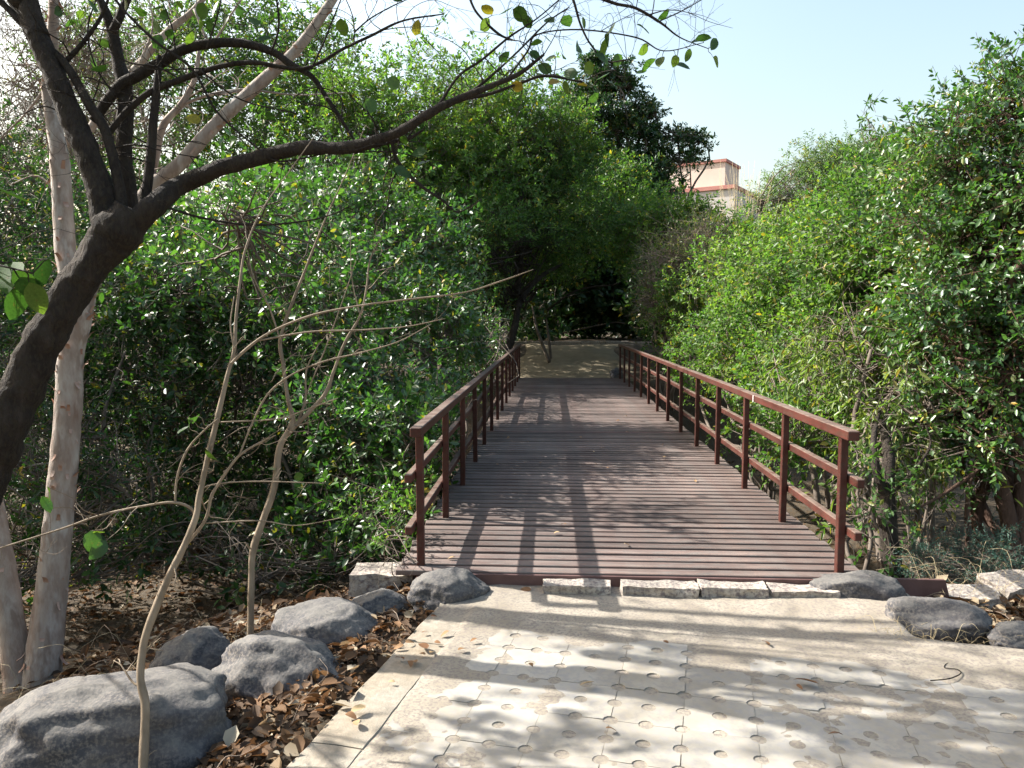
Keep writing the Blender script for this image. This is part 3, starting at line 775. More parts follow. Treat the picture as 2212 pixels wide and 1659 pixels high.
offb = [[(-175, 1100, 4.3, 20), (-260, 850, 4.2, 16), (-330, 600, 4.0, 12), (-280, 380, 3.9, 8), (-180, 180, 3.9, 4)], [(-260, 850, 4.2, 10), (-420, 700, 3.9, 8), (-560, 520, 3.7, 5)], [(-330, 600, 4.0, 8), (-480, 430, 4.0, 6), (-600, 250, 4.0, 3)]]
for pp in offb: dt.limb('branch', pp, 6, 6, 0.08)
dt.limb('branch', [(-160, 500, 2.1, 7), (-60, 420, 1.9, 5), (30, 410, 1.9, 3)], 6, 6, 0.08)
dt.spurs(270, 0.06, 0.6, 0.03, kids=3)
dt.spurs(230, 0.015, 0.05, 0.06, 'bark_knobs', kids=0)
z2 = [(535, 60), (525, 150), (650, 70), (720, 50), (740, 90), (780, 130), (920, 125), (1025, 130), (1130, 140), (1297, 180), (1275, 250), (1250, 300), (1245, 355), (1335, 370), (1620, 90), (1497, 175), (1495, 305), (1830, 250), (1865, 235), (1930, 270), (1945, 380), (1525, 400), (1597, 375), (1690, 375), (1735, 405), (1485, 440), (840, 260), (910, 240), (1095, 290), (1000, 340), (830, 340), (760, 360), (680, 360), (920, 360), (1045, 450), (1160, 420), (890, 420), (720, 530), (1190, 600), (1290, 500), (1020, 540), (640, 350), (950, 500), (1770, 340), (1250, 470), (1120, 520), (860, 470)]
z3 = [(560, 185), (650, 620), (780, 540), (740, 500), (1340, 265), (1540, 285), (1235, 205), (1110, 95), (2090, 40), (990, 40), (730, 45), (1255, 60), (1660, 200), (1700, 60), (2010, 170), (2090, 300), (1180, 790), (1140, 740), (1380, 800), (1530, 940), (820, 340), (1500, 300), (1580, 210), (940, 130), (1900, 60), (1300, 120), (1420, 40), (620, 500), (1780, 160), (460, 90), (1250, 330), (1480, 180), (1600, 90)]
lp = [P(864 + a * .3516, b * .3516, 4.35 + rnd.uniform(-.15, .25)) for a, b in z2] + [P(a * .2734, b * .2734, 4.5 + rnd.uniform(-.4, .4)) for a, b in z3]
lp += [P(a, b, 4.4) for a, b in ((850, 180), (693, 150), (790, 365), (815, 372), (800, 228), (868, 300), (915, 350), (585, 252), (500, 120), (640, 60), (870, 372), (905, 330), (740, 60), (900, 60))]
leaves_at(dt, lp, 0.092, 0.35)
leaves_at(dt, [P(a, b, 1.78) for a, b in ((35, 655), (62, 618), (92, 590), (30, 418), (80, 645), (15, 590))], 0.095, 0.6, BN)
# a lot more crown above the frame throws the shadow pattern on the paving
tips = [P(rnd.uniform(-300, 1500), rnd.uniform(-520, -60), rnd.uniform(4.1, 5.3)) for _ in range(80)]
leaves_at(dt, tips, 0.095, 0.35)
leaves_at(dt, [P(min(-25, rnd.gauss(-230, 120)), rnd.gauss(330, 130), rnd.uniform(3.7, 4.3)) for _ in range(75)], 0.10, 0.35)
for pp in ([(60, 0, 34), (200, -150, 26), (420, -260, 18), (700, -330, 10), (950, -360, 4)], [(40, -90, 30), (30, -300, 20), (120, -480, 10), (200, -600, 4)],
           [(243, 70, 22), (330, -90, 16), (520, -170, 11), (800, -190, 7), (1050, -150, 3)], [(-80, -70, 10), (-250, -200, 6), (-400, -260, 3)],
           [(420, -260, 12), (560, -420, 8), (800, -520, 3)], [(800, -190, 6), (1000, -60, 6), (1225, -30, 6)]):
    dt.limb('branch', k_(pp, 4.6), 7, 6, 0.1)

cl = [('w', -5.0, 5.2, 4.9, 1.0), ('w', -3.6, 5.5, 5.0, 0.9), ('w', -2.6, 5.0, 4.8, 0.8), ('w', -1.5, 5.0, 4.6, 0.7), ('w', -4.3, 4.6, 5.3, 0.9), ('w', -2.0, 5.6, 5.5, 0.8), ('w', -0.6, 5.1, 4.9, 0.6)]
cl = [lob(*c) for c in cl]
def _nocull(p, j): return np.ones(len(p), bool)
_keep = bridge_cull; bridge_cull = _nocull
(cc, ca, ct), lg = sprays(np.random.default_rng(14), cl, 150, 9, 0.09, 0.62, 0.5, shell=2.0, clump=6)
bridge_cull = _keep
g = Geo(); g.add(lg); g.obj('crown', M['mid'], dt.o, False, 'stuff')
g = Geo(); g.add(prisms(cc - ca * (ct * 0.6)[:, None], cc + ca * ct[:, None], np.full(len(cc), 0.004), np.full(len(cc), 0.0015)))
hub = [P(120, -480, 4.5), P(560, -420, 4.5), P(30, -300, 4.5), P(420, -260, 4.5)]
for l in cl:
    h = min(hub, key=lambda q: np.linalg.norm(q - np.array(l[:3])))
    g.add(tube(curve_pts(h, l[:3], dt.r, 5, 0.3), np.linspace(0.018, 0.008, 5), 5, 4))
    for e in np.argsort(np.linalg.norm(cc - np.array(l[:3]), axis=1))[:9]:
        g.add(tube(curve_pts(l[:3], cc[e], dt.r, 4, 0.3), np.linspace(0.008, 0.004, 4), 4, 3))
g.obj('twigs', M['darkbark'], dt.o, False, 'stuff')

def wl(tree, pts, rad, part='limb'):
    g = Geo(); g.add(tube(np.array(pts, float), np.array(rad) * 1.3, 10, 7, 0.1, 3)); g.obj(part, tree.bark, tree.o)
wl(dt, [P(84, 85, 4.42), (-3.15, 4.6, 3.7), (-2.6, 4.9, 4.4), (-1.7, 5.1, 4.9), (-0.7, 5.2, 5.3)], [0.05, 0.05, 0.042, 0.032, 0.015])
wl(dt, [P(62, 10, 4.42), (-3.5, 4.5, 3.9), (-3.8, 4.8, 4.7), (-4.4, 5.0, 5.5)], [0.05, 0.045, 0.035, 0.018])
wl(dt, [(-3.8, 4.8, 4.6), (-3.2, 5.2, 5.2), (-2.4, 5.6, 5.7)], [0.032, 0.025, 0.012])
wl(dt, [(-2.6, 4.9, 4.4), (-2.2, 4.5, 5.0), (-1.6, 4.2, 5.5)], [0.03, 0.022, 0.01])
wl(dt, [(-3.15, 4.6, 3.75), (-2.2, 4.75, 3.95), (-1.2, 4.85, 4.15), (0.0, 4.9, 4.5)], [0.034, 0.03, 0.022, 0.008])
wl(dt, [(-3.5, 4.5, 3.9), (-2.6, 4.3, 4.3), (-1.4, 4.2, 4.6), (-0.2, 4.3, 5.0)], [0.036, 0.03, 0.022, 0.008])
wl(dt, [(-3.8, 4.8, 4.7), (-2.9, 4.7, 5.2), (-1.9, 4.9, 5.8)], [0.03, 0.024, 0.01])
wl(dt, [(-1.7, 5.1, 4.9), (-1.0, 4.7, 5.1), (-0.3, 4.5, 5.1)], [0.022, 0.016, 0.008])

D2 = 5.2
rp = P(85, 1440, D2); root = (rp[0], rp[1], float(ground_z(rp[0], rp[1])))
pt = NearTree('pale_barked_tree', 'pale peeling-bark tree with two trunks behind the dark leaning tree', 'tree', root, 'palebark', 8)
def k2(pp, d=D2): return [(a, b, d, w * 0.9) for a, b, w in pp]
tA = pt.limb('trunk', k2([(80, 1560, 100), (92, 1450, 84), (112, 1266, 70), (128, 1110, 64), (138, 1000, 62), (148, 878, 61), (152, 773, 58), (172, 690, 54), (180, 640, 52)]), 16, 9, 0.07)
tB = pt.limb('trunk', k2([(60, 1560, 90), (40, 1450, 70), (18, 1300, 56), (-5, 1150, 50), (-40, 980, 46), (-90, 800, 40), (-130, 620, 34)]), 14, 9, 0.07)
tC = pt.limb('limb', k2([(172, 690, 50), (150, 590, 48), (140, 520, 46), (134, 420, 44), (128, 330, 42), (112, 250, 32), (104, 180, 28), (112, 90, 26), (115, 0, 22), (100, -120, 16)]), 12, 8, 0.08)
tD = pt.limb('limb', k2([(182, 640, 46), (230, 540, 40), (300, 440, 36), (332, 398, 34), (391, 352, 33), (469, 266, 31), (566, 176, 29), (645, 102, 26), (715, 4, 22), (770, -90, 16)]), 12, 8, 0.07)
pt.limb('limb', k2([(318, 420, 20), (334, 351, 19), (352, 273, 17), (391, 226, 15), (420, 172, 12), (430, 110, 8)]), 8, 7, 0.1)
pt.limb('limb', k2([(128, 330, 26), (150, 300, 24), (190, 285, 20), (240, 210, 20), (300, 140, 18), (360, 70, 16), (420, 20, 14), (480, -60, 10)], 5.6), 10, 7, 0.07)
for pp in ([(469, 205, 6), (540, 195, 6), (640, 205, 4), (750, 200, 2)], [(391, 226, 8), (470, 200, 6), (560, 190, 4)], [(420, 20, 8), (455, 90, 6), (500, 30, 5), (540, -30, 3)],
           [(104, 180, 7), (60, 240, 5), (0, 300, 3)], [(300, 140, 6), (330, 60, 5), (320, -10, 3)], [(128, 420, 5), (80, 380, 4), (20, 400, 2)]):
    pt.limb('branch', k2(pp), 6, 6, 0.1)
pt.spurs(90, 0.1, 0.5, 0.03)
# curled flakes of peeling bark
g = Geo()
for c, n in ((tA, 120), (tB, 40), (tC, 60), (tD, 40)):
    for _ in range(n):
        i = pt.r.integers(1, len(c) - 1); t = unit(c[i + 1, :3] - c[i - 1, :3])
        nn = pt.r.normal(size=3); nn = unit(nn - t * (nn @ t)); s = np.cross(t, nn)
        p = c[i, :3] + nn * c[i, 3] * 1.02 + t * pt.r.uniform(-.03, .03)
        L, w = pt.r.uniform(0.015, 0.06), pt.r.uniform(0.006, 0.018); up = pt.r.choice([-1, 1])
        cv = pt.r.uniform(0.3, 1.0)
        V = []
        for q in range(4):
            a = q / 3
            for e in (-1, 1): V.append(p + t * up * L * a + nn * (0.001 + cv * L * a * a) + s * e * w * (1 - 0.3 * a))
        g.add((np.array(V), np.array([[0, 1, 3, 2], [2, 3, 5, 4], [4, 5, 7, 6]]), None))
g.obj('loose_bark', M['flake'], pt.o, kind='stuff')
lp = [P(rnd.uniform(-250, 900), rnd.uniform(-420, 120), rnd.uniform(5.2, 6.0)) for _ in range(40)]
leaves_at(pt, lp, 0.075, 0.4)

def sapling(label, root, seed, stems, branches, leafs=()):
    t = NearTree('sapling', label, 'sapling', root, 'stem', seed)
    for s in stems: t.limb('stem', [(a, b, d_, w * 0.8) for a, b, d_, w in s], 9, 10, 0.16)
    for b in branches: t.limb('branch', [(a, b_, d_, w * 0.8) for a, b_, d_, w in b], 6, 8, 0.12)
    t.spurs(60, 0.02, 0.22, 0.02, kids=2)
    t.spurs(50, 0.006, 0.014, 0.03, 'nodes', kids=0)
    if leafs: leaves_at(t, [P(a, b, d) for a, b, d in leafs], 0.075, 0.9)
    return t
d = 2.95
g = P(308, 1700, d)
sapling('bare crooked sapling rising in front of the huge boulder', (g[0], g[1], float(ground_z(g[0], g[1]))), 31,
        [[(a, b, d + (1690 - b) * 0.0004, w) for a, b, w in ((306, 1760, 26), (309, 1657, 24), (314, 1530, 22), (303, 1462, 21), (312, 1383, 20), (332, 1325, 21), (359, 1258, 20), (394, 1188, 19), (422, 1120, 17), (431, 1071, 16), (450, 984, 15), (471, 896, 14), (492, 808, 12), (506, 755, 11), (510, 685, 8), (520, 597, 7), (530, 540, 6), (562, 460, 4), (625, 370, 3), (690, 280, 2))]],
        [[(a, b, d + 0.28, w) for a, b, w in pp] for pp in (
            [(500, 785, 9), (520, 765, 9), (562, 731, 7), (615, 703, 6), (685, 678, 6), (778, 660, 5), (870, 648, 5), (1000, 632, 4), (1080, 608, 4), (1152, 582, 2)],
            [(556, 736, 5), (668, 717, 5), (778, 713, 4), (880, 705, 3), (962, 688, 2)],
            [(400, 1180, 10), (443, 1124, 9), (457, 1072, 9), (482, 1030, 8), (517, 984, 7), (562, 956, 5), (596, 940, 3)],
            [(517, 984, 6), (545, 914, 6), (580, 850, 6), (633, 808, 5), (703, 780, 5), (778, 762, 4), (860, 738, 3), (932, 700, 2)],
            [(425, 1120, 8), (412, 1098, 8), (380, 1086, 8), (334, 1089, 7), (228, 1110, 7), (134, 1142, 6), (0, 1184, 5), (-80, 1210, 4)],
            [(378, 1086, 6), (383, 1030, 6), (404, 973, 6), (440, 931, 5), (471, 905, 4)],
            [(474, 912, 4), (600, 905, 4), (660, 885, 4), (730, 860, 3)],
            [(443, 1130, 5), (560, 1125, 4), (640, 1135, 3), (740, 1118, 2)], [(425, 1060, 5), (470, 1045, 4), (560, 1040, 4), (700, 1044, 2)],
            [(506, 755, 5), (498, 700, 4), (506, 640, 3)])],
        [(200, 1170, 2.95), (214, 1150, 2.97), (212, 1188, 2.93), (106, 1068, 2.95), (100, 1090, 2.96), (408, 915, 3.2), (396, 928, 3.2), (420, 905, 3.2), (458, 985, 3.2)])
d = 4.7
g = G(541, 1392, -0.45)
sapling('straight pale brown sapling forking above its middle, by the rounded boulder', (g[0], g[1], float(ground_z(g[0], g[1]))), 33,
        [[(a, b, d, w) for a, b, w in ((540, 1440, 20), (541, 1385, 19), (543, 1266, 18), (546, 1195, 19), (562, 1141, 18), (592, 1054, 18), (605, 966, 18), (632, 912, 17), (622, 861, 11), (612, 790, 11), (606, 731, 10), (633, 650, 8), (661, 580, 7), (700, 480, 5), (745, 380, 3), (790, 270, 2))],
         [(a, b, d, w) for a, b, w in ((612, 950, 12), (640, 918, 12), (668, 889, 12), (703, 850, 11), (721, 801, 9), (745, 740, 8), (778, 681, 6), (792, 620, 5), (800, 560, 4), (830, 500, 2))]],
        [[(a, b, d, w) for a, b, w in pp] for pp in ([(606, 735, 6), (580, 660, 5), (548, 600, 4), (535, 540, 2)], [(645, 910, 8), (660, 860, 7), (662, 800, 5), (690, 740, 3)],
         [(662, 850, 4), (700, 760, 4), (740, 650, 3), (770, 560, 2)], [(546, 1195, 7), (536, 1180, 5), (528, 1172, 3)], [(778, 681, 4), (760, 600, 3), (757, 500, 2)])],
        [(590, 1010, 4.7), (645, 1030, 4.7)])

# ------------------------------------------------------------------ foliage: shrubs and trees on the left bank
GL = 'trees and shrubs crowding the left bank'
GR = 'trees and shrubs crowding the right bank'
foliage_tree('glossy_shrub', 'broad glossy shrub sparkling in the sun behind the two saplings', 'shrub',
    [(430, 640, 9.0, 1.0), (520, 600, 9.6, 1.1), (640, 700, 9.0, 1.05), (740, 790, 8.6, 0.9), (620, 570, 10.4, 1.1), (760, 630, 9.8, 1.1), (720, 510, 11.6, 1.2), (840, 530, 11.5, 1.2), ('w', -2.9, 7.3, 2.5, 0.6), (820, 455, 12, 1.1), (640, 465, 12, 1.1), (520, 495, 11.8, 1.05)],  # the lobe given in metres is added to throw leaf shadow on the near deck
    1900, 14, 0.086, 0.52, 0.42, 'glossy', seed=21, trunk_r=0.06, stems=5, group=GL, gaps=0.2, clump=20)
foliage_tree('leafy_tree', 'tall dense tree with small bright leaves, highest crown of the left bank', 'tree',
    [(800, 330, 19.62, 2.33), (930, 310, 20.17, 2.44), (1030, 300, 20.71, 2.44), (1110, 320, 20.71, 2.12), (950, 450, 19.62, 2.44), (1060, 480, 20.17, 2.23), (700, 330, 20.17, 2.33), (1060, 230, 21.26, 1.17), (840, 460, 20.71, 2.01), (1150, 300, 21.26, 1.48), (990, 210, 21.26, 0.95)],
    5400, 14, 0.115, 0.42, 0.55, 'bright', seed=22, trunk_r=0.14, stems=5, group=GL, gaps=0.08)
foliage_tree('shaded_shrub', 'dark shrub pressed against the left railing of the bridge', 'shrub',
    [(872, 900, 8, 0.72), (922, 770, 9.6, 0.9), (985, 690, 11.5, 1.0), (1045, 790, 13.5, 0.65), (820, 960, 7.6, 0.8), (770, 1040, 7.6, 0.75), (770, 880, 8.6, 0.9), (850, 1090, 6.7, 0.5), (1080, 720, 16, 0.85), (900, 980, 7.0, 0.5)],
    2300, 13, 0.078, 0.45, 0.34, 'glossy', seed=23, trunk_r=0.04, stems=5, group=GL)
foliage_tree('feathery_tree', 'feathery fine-leaved tree leaning over the far left end of the bridge', 'tree',
    [(1170, 330, 20.5, 1.4), (1130, 560, 19.5, 1.4), (1190, 480, 20.5, 1.6), (1215, 400, 21, 1.2), (1120, 650, 20, 0.9), (1080, 560, 18, 1.2)],
    2100, 15, 0.10, 0.30, 0.6, 'mid', seed=24, bark='darkbark', trunk_at=(-2.3, 20.2), trunk_r=0.10, stems=3, group=GL, tmpl=LA, droop=0.3)
foliage_tree('arching_tree', 'dark leaved tree arching over the sandy path beyond the bridge', 'tree',
    [(1260, 470, 24, 1.6), (1330, 460, 25, 1.6), (1290, 430, 25, 1.7), (1220, 530, 24, 1.1), (1340, 530, 25, 1.0), (1180, 530, 25, 1.3), (1390, 490, 25, 1.3), (1270, 530, 26.5, 1.1), (1410, 570, 26, 0.9), (1140, 610, 25, 1.0), (1010, 470, 25, 1.9), (960, 380, 26, 2.0), (1060, 380, 27, 2.2), (960, 520, 29, 2.2), (1090, 480, 29, 2.2), ('w', -3.0, 22.3, 2.6, 1.3), ('w', -3.6, 23.8, 3.3, 1.5), ('w', -3.0, 25.6, 2.9, 1.4), ('w', -2.7, 21.2, 2.4, 1.0), ('w', -3.4, 27.4, 3.4, 1.6), ('w', -2.4, 21.9, 3.1, 1.1), ('w', -4.6, 23.2, 4.6, 1.5), ('w', -2.6, 24.6, 2.2, 1.0), ('w', -1.9, 22.6, 4.3, 1.2), ('w', -1.6, 24.4, 4.6, 1.3)],  # lobes hidden left of the path are added to keep sun off it
    5200, 13, 0.13, 0.5, 0.55, 'mid', seed=25, bark='darkbark', trunk_at=(-3.2, 24.5), trunk_r=0.09, stems=4, group=GL)
foliage_tree('thicket_shrub', 'loose shady shrub with thin grey stems behind the pale trunk', 'shrub',
    [(350, 590, 11, 1.1), (310, 690, 9.6, 0.85), (420, 760, 9.3, 0.85), (270, 820, 8.8, 0.8), (410, 880, 8.8, 0.8), (520, 850, 8.6, 0.7)],
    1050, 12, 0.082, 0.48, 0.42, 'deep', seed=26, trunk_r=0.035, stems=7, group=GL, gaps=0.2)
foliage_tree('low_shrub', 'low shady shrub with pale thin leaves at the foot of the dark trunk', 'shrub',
    [(30, 620, 9.4, 1.2), (40, 460, 10, 1.2), (60, 800, 8.4, 0.9), (40, 1000, 7.0, 0.6), (200, 950, 7.9, 0.6), (150, 1130, 7.0, 0.5), (260, 1060, 7.3, 0.5), ('w', -5.6, 6.7, 1.6, 0.8), ('w', -5.3, 7.0, 0.4, 0.7), ('w', -6.4, 6.6, 0.6, 1.2), ('w', -6.6, 7.6, 2.4, 1.4), ('w', -7.4, 6.6, 2.2, 1.4), ('w', -6.9, 8.8, 1.5, 1.3), ('w', -8.2, 7.6, 3.4, 1.3), ('w', -6.2, 6.9, 2.9, 0.9)],  # lobes given in metres lie out of view, added to shade the left ground
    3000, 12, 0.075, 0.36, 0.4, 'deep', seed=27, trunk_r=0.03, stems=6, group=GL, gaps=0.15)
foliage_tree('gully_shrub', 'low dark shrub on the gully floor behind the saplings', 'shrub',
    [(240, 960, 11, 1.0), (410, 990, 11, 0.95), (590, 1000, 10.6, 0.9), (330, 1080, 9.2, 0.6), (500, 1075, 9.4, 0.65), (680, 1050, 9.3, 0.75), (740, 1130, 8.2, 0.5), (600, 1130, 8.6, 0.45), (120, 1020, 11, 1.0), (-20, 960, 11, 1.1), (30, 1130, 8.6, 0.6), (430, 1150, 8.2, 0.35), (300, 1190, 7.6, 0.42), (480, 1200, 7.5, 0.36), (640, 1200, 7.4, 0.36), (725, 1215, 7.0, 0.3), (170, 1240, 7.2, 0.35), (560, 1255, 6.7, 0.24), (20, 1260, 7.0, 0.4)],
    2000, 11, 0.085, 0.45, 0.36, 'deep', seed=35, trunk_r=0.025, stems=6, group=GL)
foliage_tree('bare_thorn_tree', 'brown tangle of bare twigs behind the upper pale trunk', 'tree',
    [(60, 190, 16, 2.1), (170, 130, 16.5, 1.8), (0, 340, 16, 1.7), (230, 290, 17, 1.6)],
    1500, 3, 0.05, 0.4, 0.9, 'olive', bark='drytwig', seed=28, trunk_r=0.06, stems=4, group=GL, twig_r=0.006, limb_n=70, spread=1.0)
foliage_tree('backdrop_tree', 'bushy tree filling the gap behind the forked dark limbs', 'tree',
    [(300, 250, 21, 2.6), (440, 170, 21.5, 2.6), (600, 190, 22, 2.6), (180, 420, 20, 2.2), (560, 340, 21, 2.2), (370, 60, 22, 1.8), (200, 130, 22, 1.9), (510, 60, 22.5, 1.5), (660, 150, 22.5, 1.8)],
    3000, 13, 0.13, 0.45, 0.6, 'mid', seed=29, trunk_r=0.10, stems=4, group=GL, gaps=0.2)
foliage_tree('backdrop_tree', 'shady tree at the back of the gully beyond the bare twig tangle', 'tree',
    [(-60, 450, 16, 2.2), (120, 600, 15, 1.9), (-80, 750, 14, 1.8), (300, 560, 15, 1.8), (150, 800, 13.5, 1.6), (350, 800, 13.5, 1.5), (520, 780, 13, 1.4), (660, 900, 12, 1.1)],
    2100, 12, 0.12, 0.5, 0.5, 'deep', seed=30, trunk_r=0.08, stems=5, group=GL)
foliage_tree('sky_screen_tree', 'unseen leafy tree added left of the paving to dim the sky light', 'tree',
    [('w', -6.0, 0.8, 3.2, 1.5), ('w', -5.0, -1.5, 3.6, 1.7), ('w', -7.2, 2.2, 2.2, 1.3), ('w', -6.6, -0.4, 4.8, 1.5), ('w', -4.2, -3.6, 3.4, 1.6)],  # crown out of view, added to hold back sky light from the left bank
    900, 12, 0.12, 0.5, 0.55, 'mid', seed=34, trunk_r=0.10, stems=3, group=GL, trunk_at=(-5.8, -0.6))
# right bank
foliage_tree('leafy_shrub', 'bright green shrub spilling against the right railing at mid span', 'shrub',
    [(1500, 720, 17, 1.15), (1580, 770, 13, 1.05), (1680, 860, 10.2, 0.85), (1610, 660, 14.5, 1.4), (1710, 720, 12, 1.3), (1540, 640, 17, 1.3), (1640, 780, 12, 1.0), (1790, 900, 8.6, 0.65), (1740, 960, 8.4, 0.5)],
    3100, 14, 0.072, 0.5, 0.38, 'bright', seed=41, trunk_r=0.045, stems=6, group=GR, trunk_at=(3.5, 12.5))
foliage_tree('leafy_shrub', 'sunlit mid green shrub mound on the right bank below the hazy far tree', 'shrub',
    [(1800, 640, 11, 1.2), (1760, 590, 13.5, 1.3), (1900, 560, 11.5, 1.3), (1890, 740, 9.2, 1.1), (1800, 830, 9.4, 0.9), (1690, 600, 14.5, 1.2), (1850, 520, 13, 1.1)],
    3200, 15, 0.074, 0.5, 0.42, 'bright', seed=42, trunk_r=0.06, stems=5, group=GR)
foliage_tree('leafy_shrub', 'taller green shrub with upright leafy shoots beside the dark right-hand tree', 'shrub',
    [(1990, 480, 9.6, 1.1), (2000, 630, 8.8, 1.2), (1950, 560, 9.5, 1.0), (1920, 400, 11, 0.7), (2050, 760, 8.0, 0.9)],
    2300, 14, 0.075, 0.46, 0.40, 'mid', seed=43, trunk_r=0.05, stems=4, group=GR, up=0.6)
foliage_tree('drooping_shrub', 'pale yellow-green shrub with hanging narrow leaves behind the railing end', 'shrub',
    [(1880, 800, 7.6, 0.75), (1950, 860, 7.2, 0.65), (1840, 740, 8.2, 0.6), (2000, 900, 6.8, 0.5), (1900, 950, 6.9, 0.45)],
    300, 12, 0.09, 0.32, 0.36, 'yellow', seed=44, trunk_r=0.05, stems=3, group=GR, tmpl=LA, droop=1.2, up=0.1, trunk_at=tuple(P(1925, 1200, 6.3)[:2]))
foliage_tree('small_leaved_tree', 'tall dark small-leaved tree with reddish brown trunk on the right bank', 'tree',
    [(2160, 400, 7.2, 0.95), (2200, 250, 7.2, 0.75), (2150, 620, 7.0, 1.0), (2210, 830, 6.7, 0.85), (2080, 390, 7.6, 0.7), (2240, 560, 6.8, 1.0), (2090, 740, 7.0, 0.7), (2120, 880, 6.6, 0.6), (2300, 300, 7.0, 0.9), (2120, 500, 7.2, 0.9)],
    2900, 13, 0.060, 0.5, 0.34, 'glossy', seed=45, trunk_r=0.06, stems=5, group=GR, trunk_at=tuple(P(2185, 1200, 6.5)[:2]), bark='redbark', gaps=0.1)
foliage_tree('dry_shrub', 'brownish twiggy shrub with few leaves by the far right railing', 'shrub',
    [(1440, 590, 18, 0.95), (1500, 570, 17.5, 1.0), (1420, 660, 18.5, 0.6), (1560, 590, 17, 0.9)],
    1100, 5, 0.07, 0.4, 0.6, 'olive', bark='drytwig', seed=46, trunk_r=0.05, stems=5, group=GR, twig_r=0.006, limb_n=50, trunk_at=(3.0, 19.6))
foliage_tree('lime_shrub', 'lime green shrub top in front of the pink building', 'shrub',
    [(1500, 530, 19.5, 1.2), (1430, 520, 20, 1.2), (1590, 550, 19.5, 1.1), (1380, 500, 21, 0.95), (1540, 580, 18.5, 1.2)],
    1900, 12, 0.095, 0.5, 0.45, 'bright', seed=47, trunk_r=0.07, stems=4, group=GR)
foliage_tree('olive_thicket', 'dull olive thicket on the slope between the building and the hazy tree', 'shrub',
    [(1660, 585, 22, 1.4), (1740, 565, 22, 1.5), (1820, 520, 21, 1.5), (1700, 600, 19, 1.3), (1620, 600, 22, 1.1), (1780, 580, 18, 1.2)],
    2300, 12, 0.105, 0.42, 0.6, 'olive', seed=48, trunk_r=0.07, stems=4, group=GR)
foliage_tree('hazy_tree', 'distant pale green feathery tree rising behind the right bank', 'tree',
    [(1790, 410, 40, 2.4), (1850, 375, 40, 2.3), (1730, 425, 40, 1.6), (1680, 430, 38, 1.1), (1640, 445, 37, 0.8), (1890, 395, 40, 2.1), (1960, 380, 40, 2.0)],
    2600, 14, 0.17, 0.34, 0.9, 'far', seed=49, trunk_r=0.18, stems=4, group=GR, tmpl=LA, gaps=0.15)
foliage_tree('evergreen_tree', 'tall dark evergreen with tiered branches beside the pink building', 'tree',
    [(1290, 190, 31, 1.3, 0.6), (1335, 160, 31, 0.9, 0.45), (1290, 250, 31, 1.6, 0.6), (1370, 232, 31, 0.8, 0.35), (1415, 242, 31, 0.8, 0.32), (1330, 285, 31, 1.3, 0.45), (1400, 305, 31, 1.1, 0.4), (1465, 300, 31, 0.85, 0.3), (1512, 297, 31, 0.55, 0.28), (1320, 340, 31, 1.6, 0.5), (1425, 360, 31, 1.1, 0.4), (1490, 345, 31, 0.7, 0.3), (1255, 320, 31, 1.2, 0.8), (1350, 395, 31, 1.6, 0.5), (1290, 145, 31, 0.7, 0.45), (1270, 390, 30, 1.4, 0.8), (1440, 405, 31, 0.9, 0.4), (1235, 240, 31, 1.2, 0.9), (1360, 190, 31, 0.55, 0.3), (1380, 270, 31.4, 0.7, 0.3)],
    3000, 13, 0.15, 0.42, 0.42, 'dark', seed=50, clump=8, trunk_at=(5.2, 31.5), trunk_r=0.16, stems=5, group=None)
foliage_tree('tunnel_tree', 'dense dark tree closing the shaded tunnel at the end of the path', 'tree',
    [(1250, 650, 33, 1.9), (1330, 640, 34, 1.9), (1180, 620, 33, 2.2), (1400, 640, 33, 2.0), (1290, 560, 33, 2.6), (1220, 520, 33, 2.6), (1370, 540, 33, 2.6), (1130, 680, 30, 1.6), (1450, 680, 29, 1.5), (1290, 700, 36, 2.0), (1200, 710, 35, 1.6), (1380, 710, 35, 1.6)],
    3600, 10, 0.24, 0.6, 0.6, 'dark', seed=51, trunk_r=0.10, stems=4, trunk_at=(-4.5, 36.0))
foliage_tree('edge_shrub', 'leafy shrub standing on the slope beside the far end of the right railing', 'shrub',
    [(1450, 700, 22, 0.9), (1500, 660, 22, 1.1), (1440, 620, 23, 0.9), (1530, 700, 20, 1.0)],
    1200, 12, 0.10, 0.5, 0.45, 'mid', seed=52, trunk_r=0.04, stems=4, group=GR, trunk_at=(3.4, 21.8))
foliage_tree('bank_shrub', 'wide shady shrub on the right bank behind the small-leaved tree', 'shrub',
    [('w', 6.4, 8.8, 0.6, 1.4), ('w', 8.0, 9.6, 1.6, 1.7), ('w', 6.8, 11.8, 2.0, 1.7), ('w', 9.4, 12.4, 2.6, 1.9), ('w', 9.8, 8.2, 1.2, 1.7), ('w', 7.6, 14.5, 2.4, 1.8), ('w', 11.5, 10.5, 2.2, 1.9)],
    1900, 12, 0.10, 0.5, 0.5, 'deep', seed=57, trunk_r=0.06, stems=5, group=GR)
foliage_tree('teal_scrub', 'low thorny blue-green scrub beside the brown wing plate', 'shrub',
    [(2060, 1225, 6.0, 0.32, 0.22), (2140, 1215, 6.1, 0.35, 0.25), (2210, 1235, 5.9, 0.35, 0.22), (2010, 1245, 5.8, 0.22, 0.18), (2150, 1265, 5.6, 0.3, 0.12)],
    620, 14, 0.030, 0.22, 0.18, 'teal', seed=53, trunk_r=0.012, stems=4, tmpl=LA, twig_r=0.002, spread=1.0)
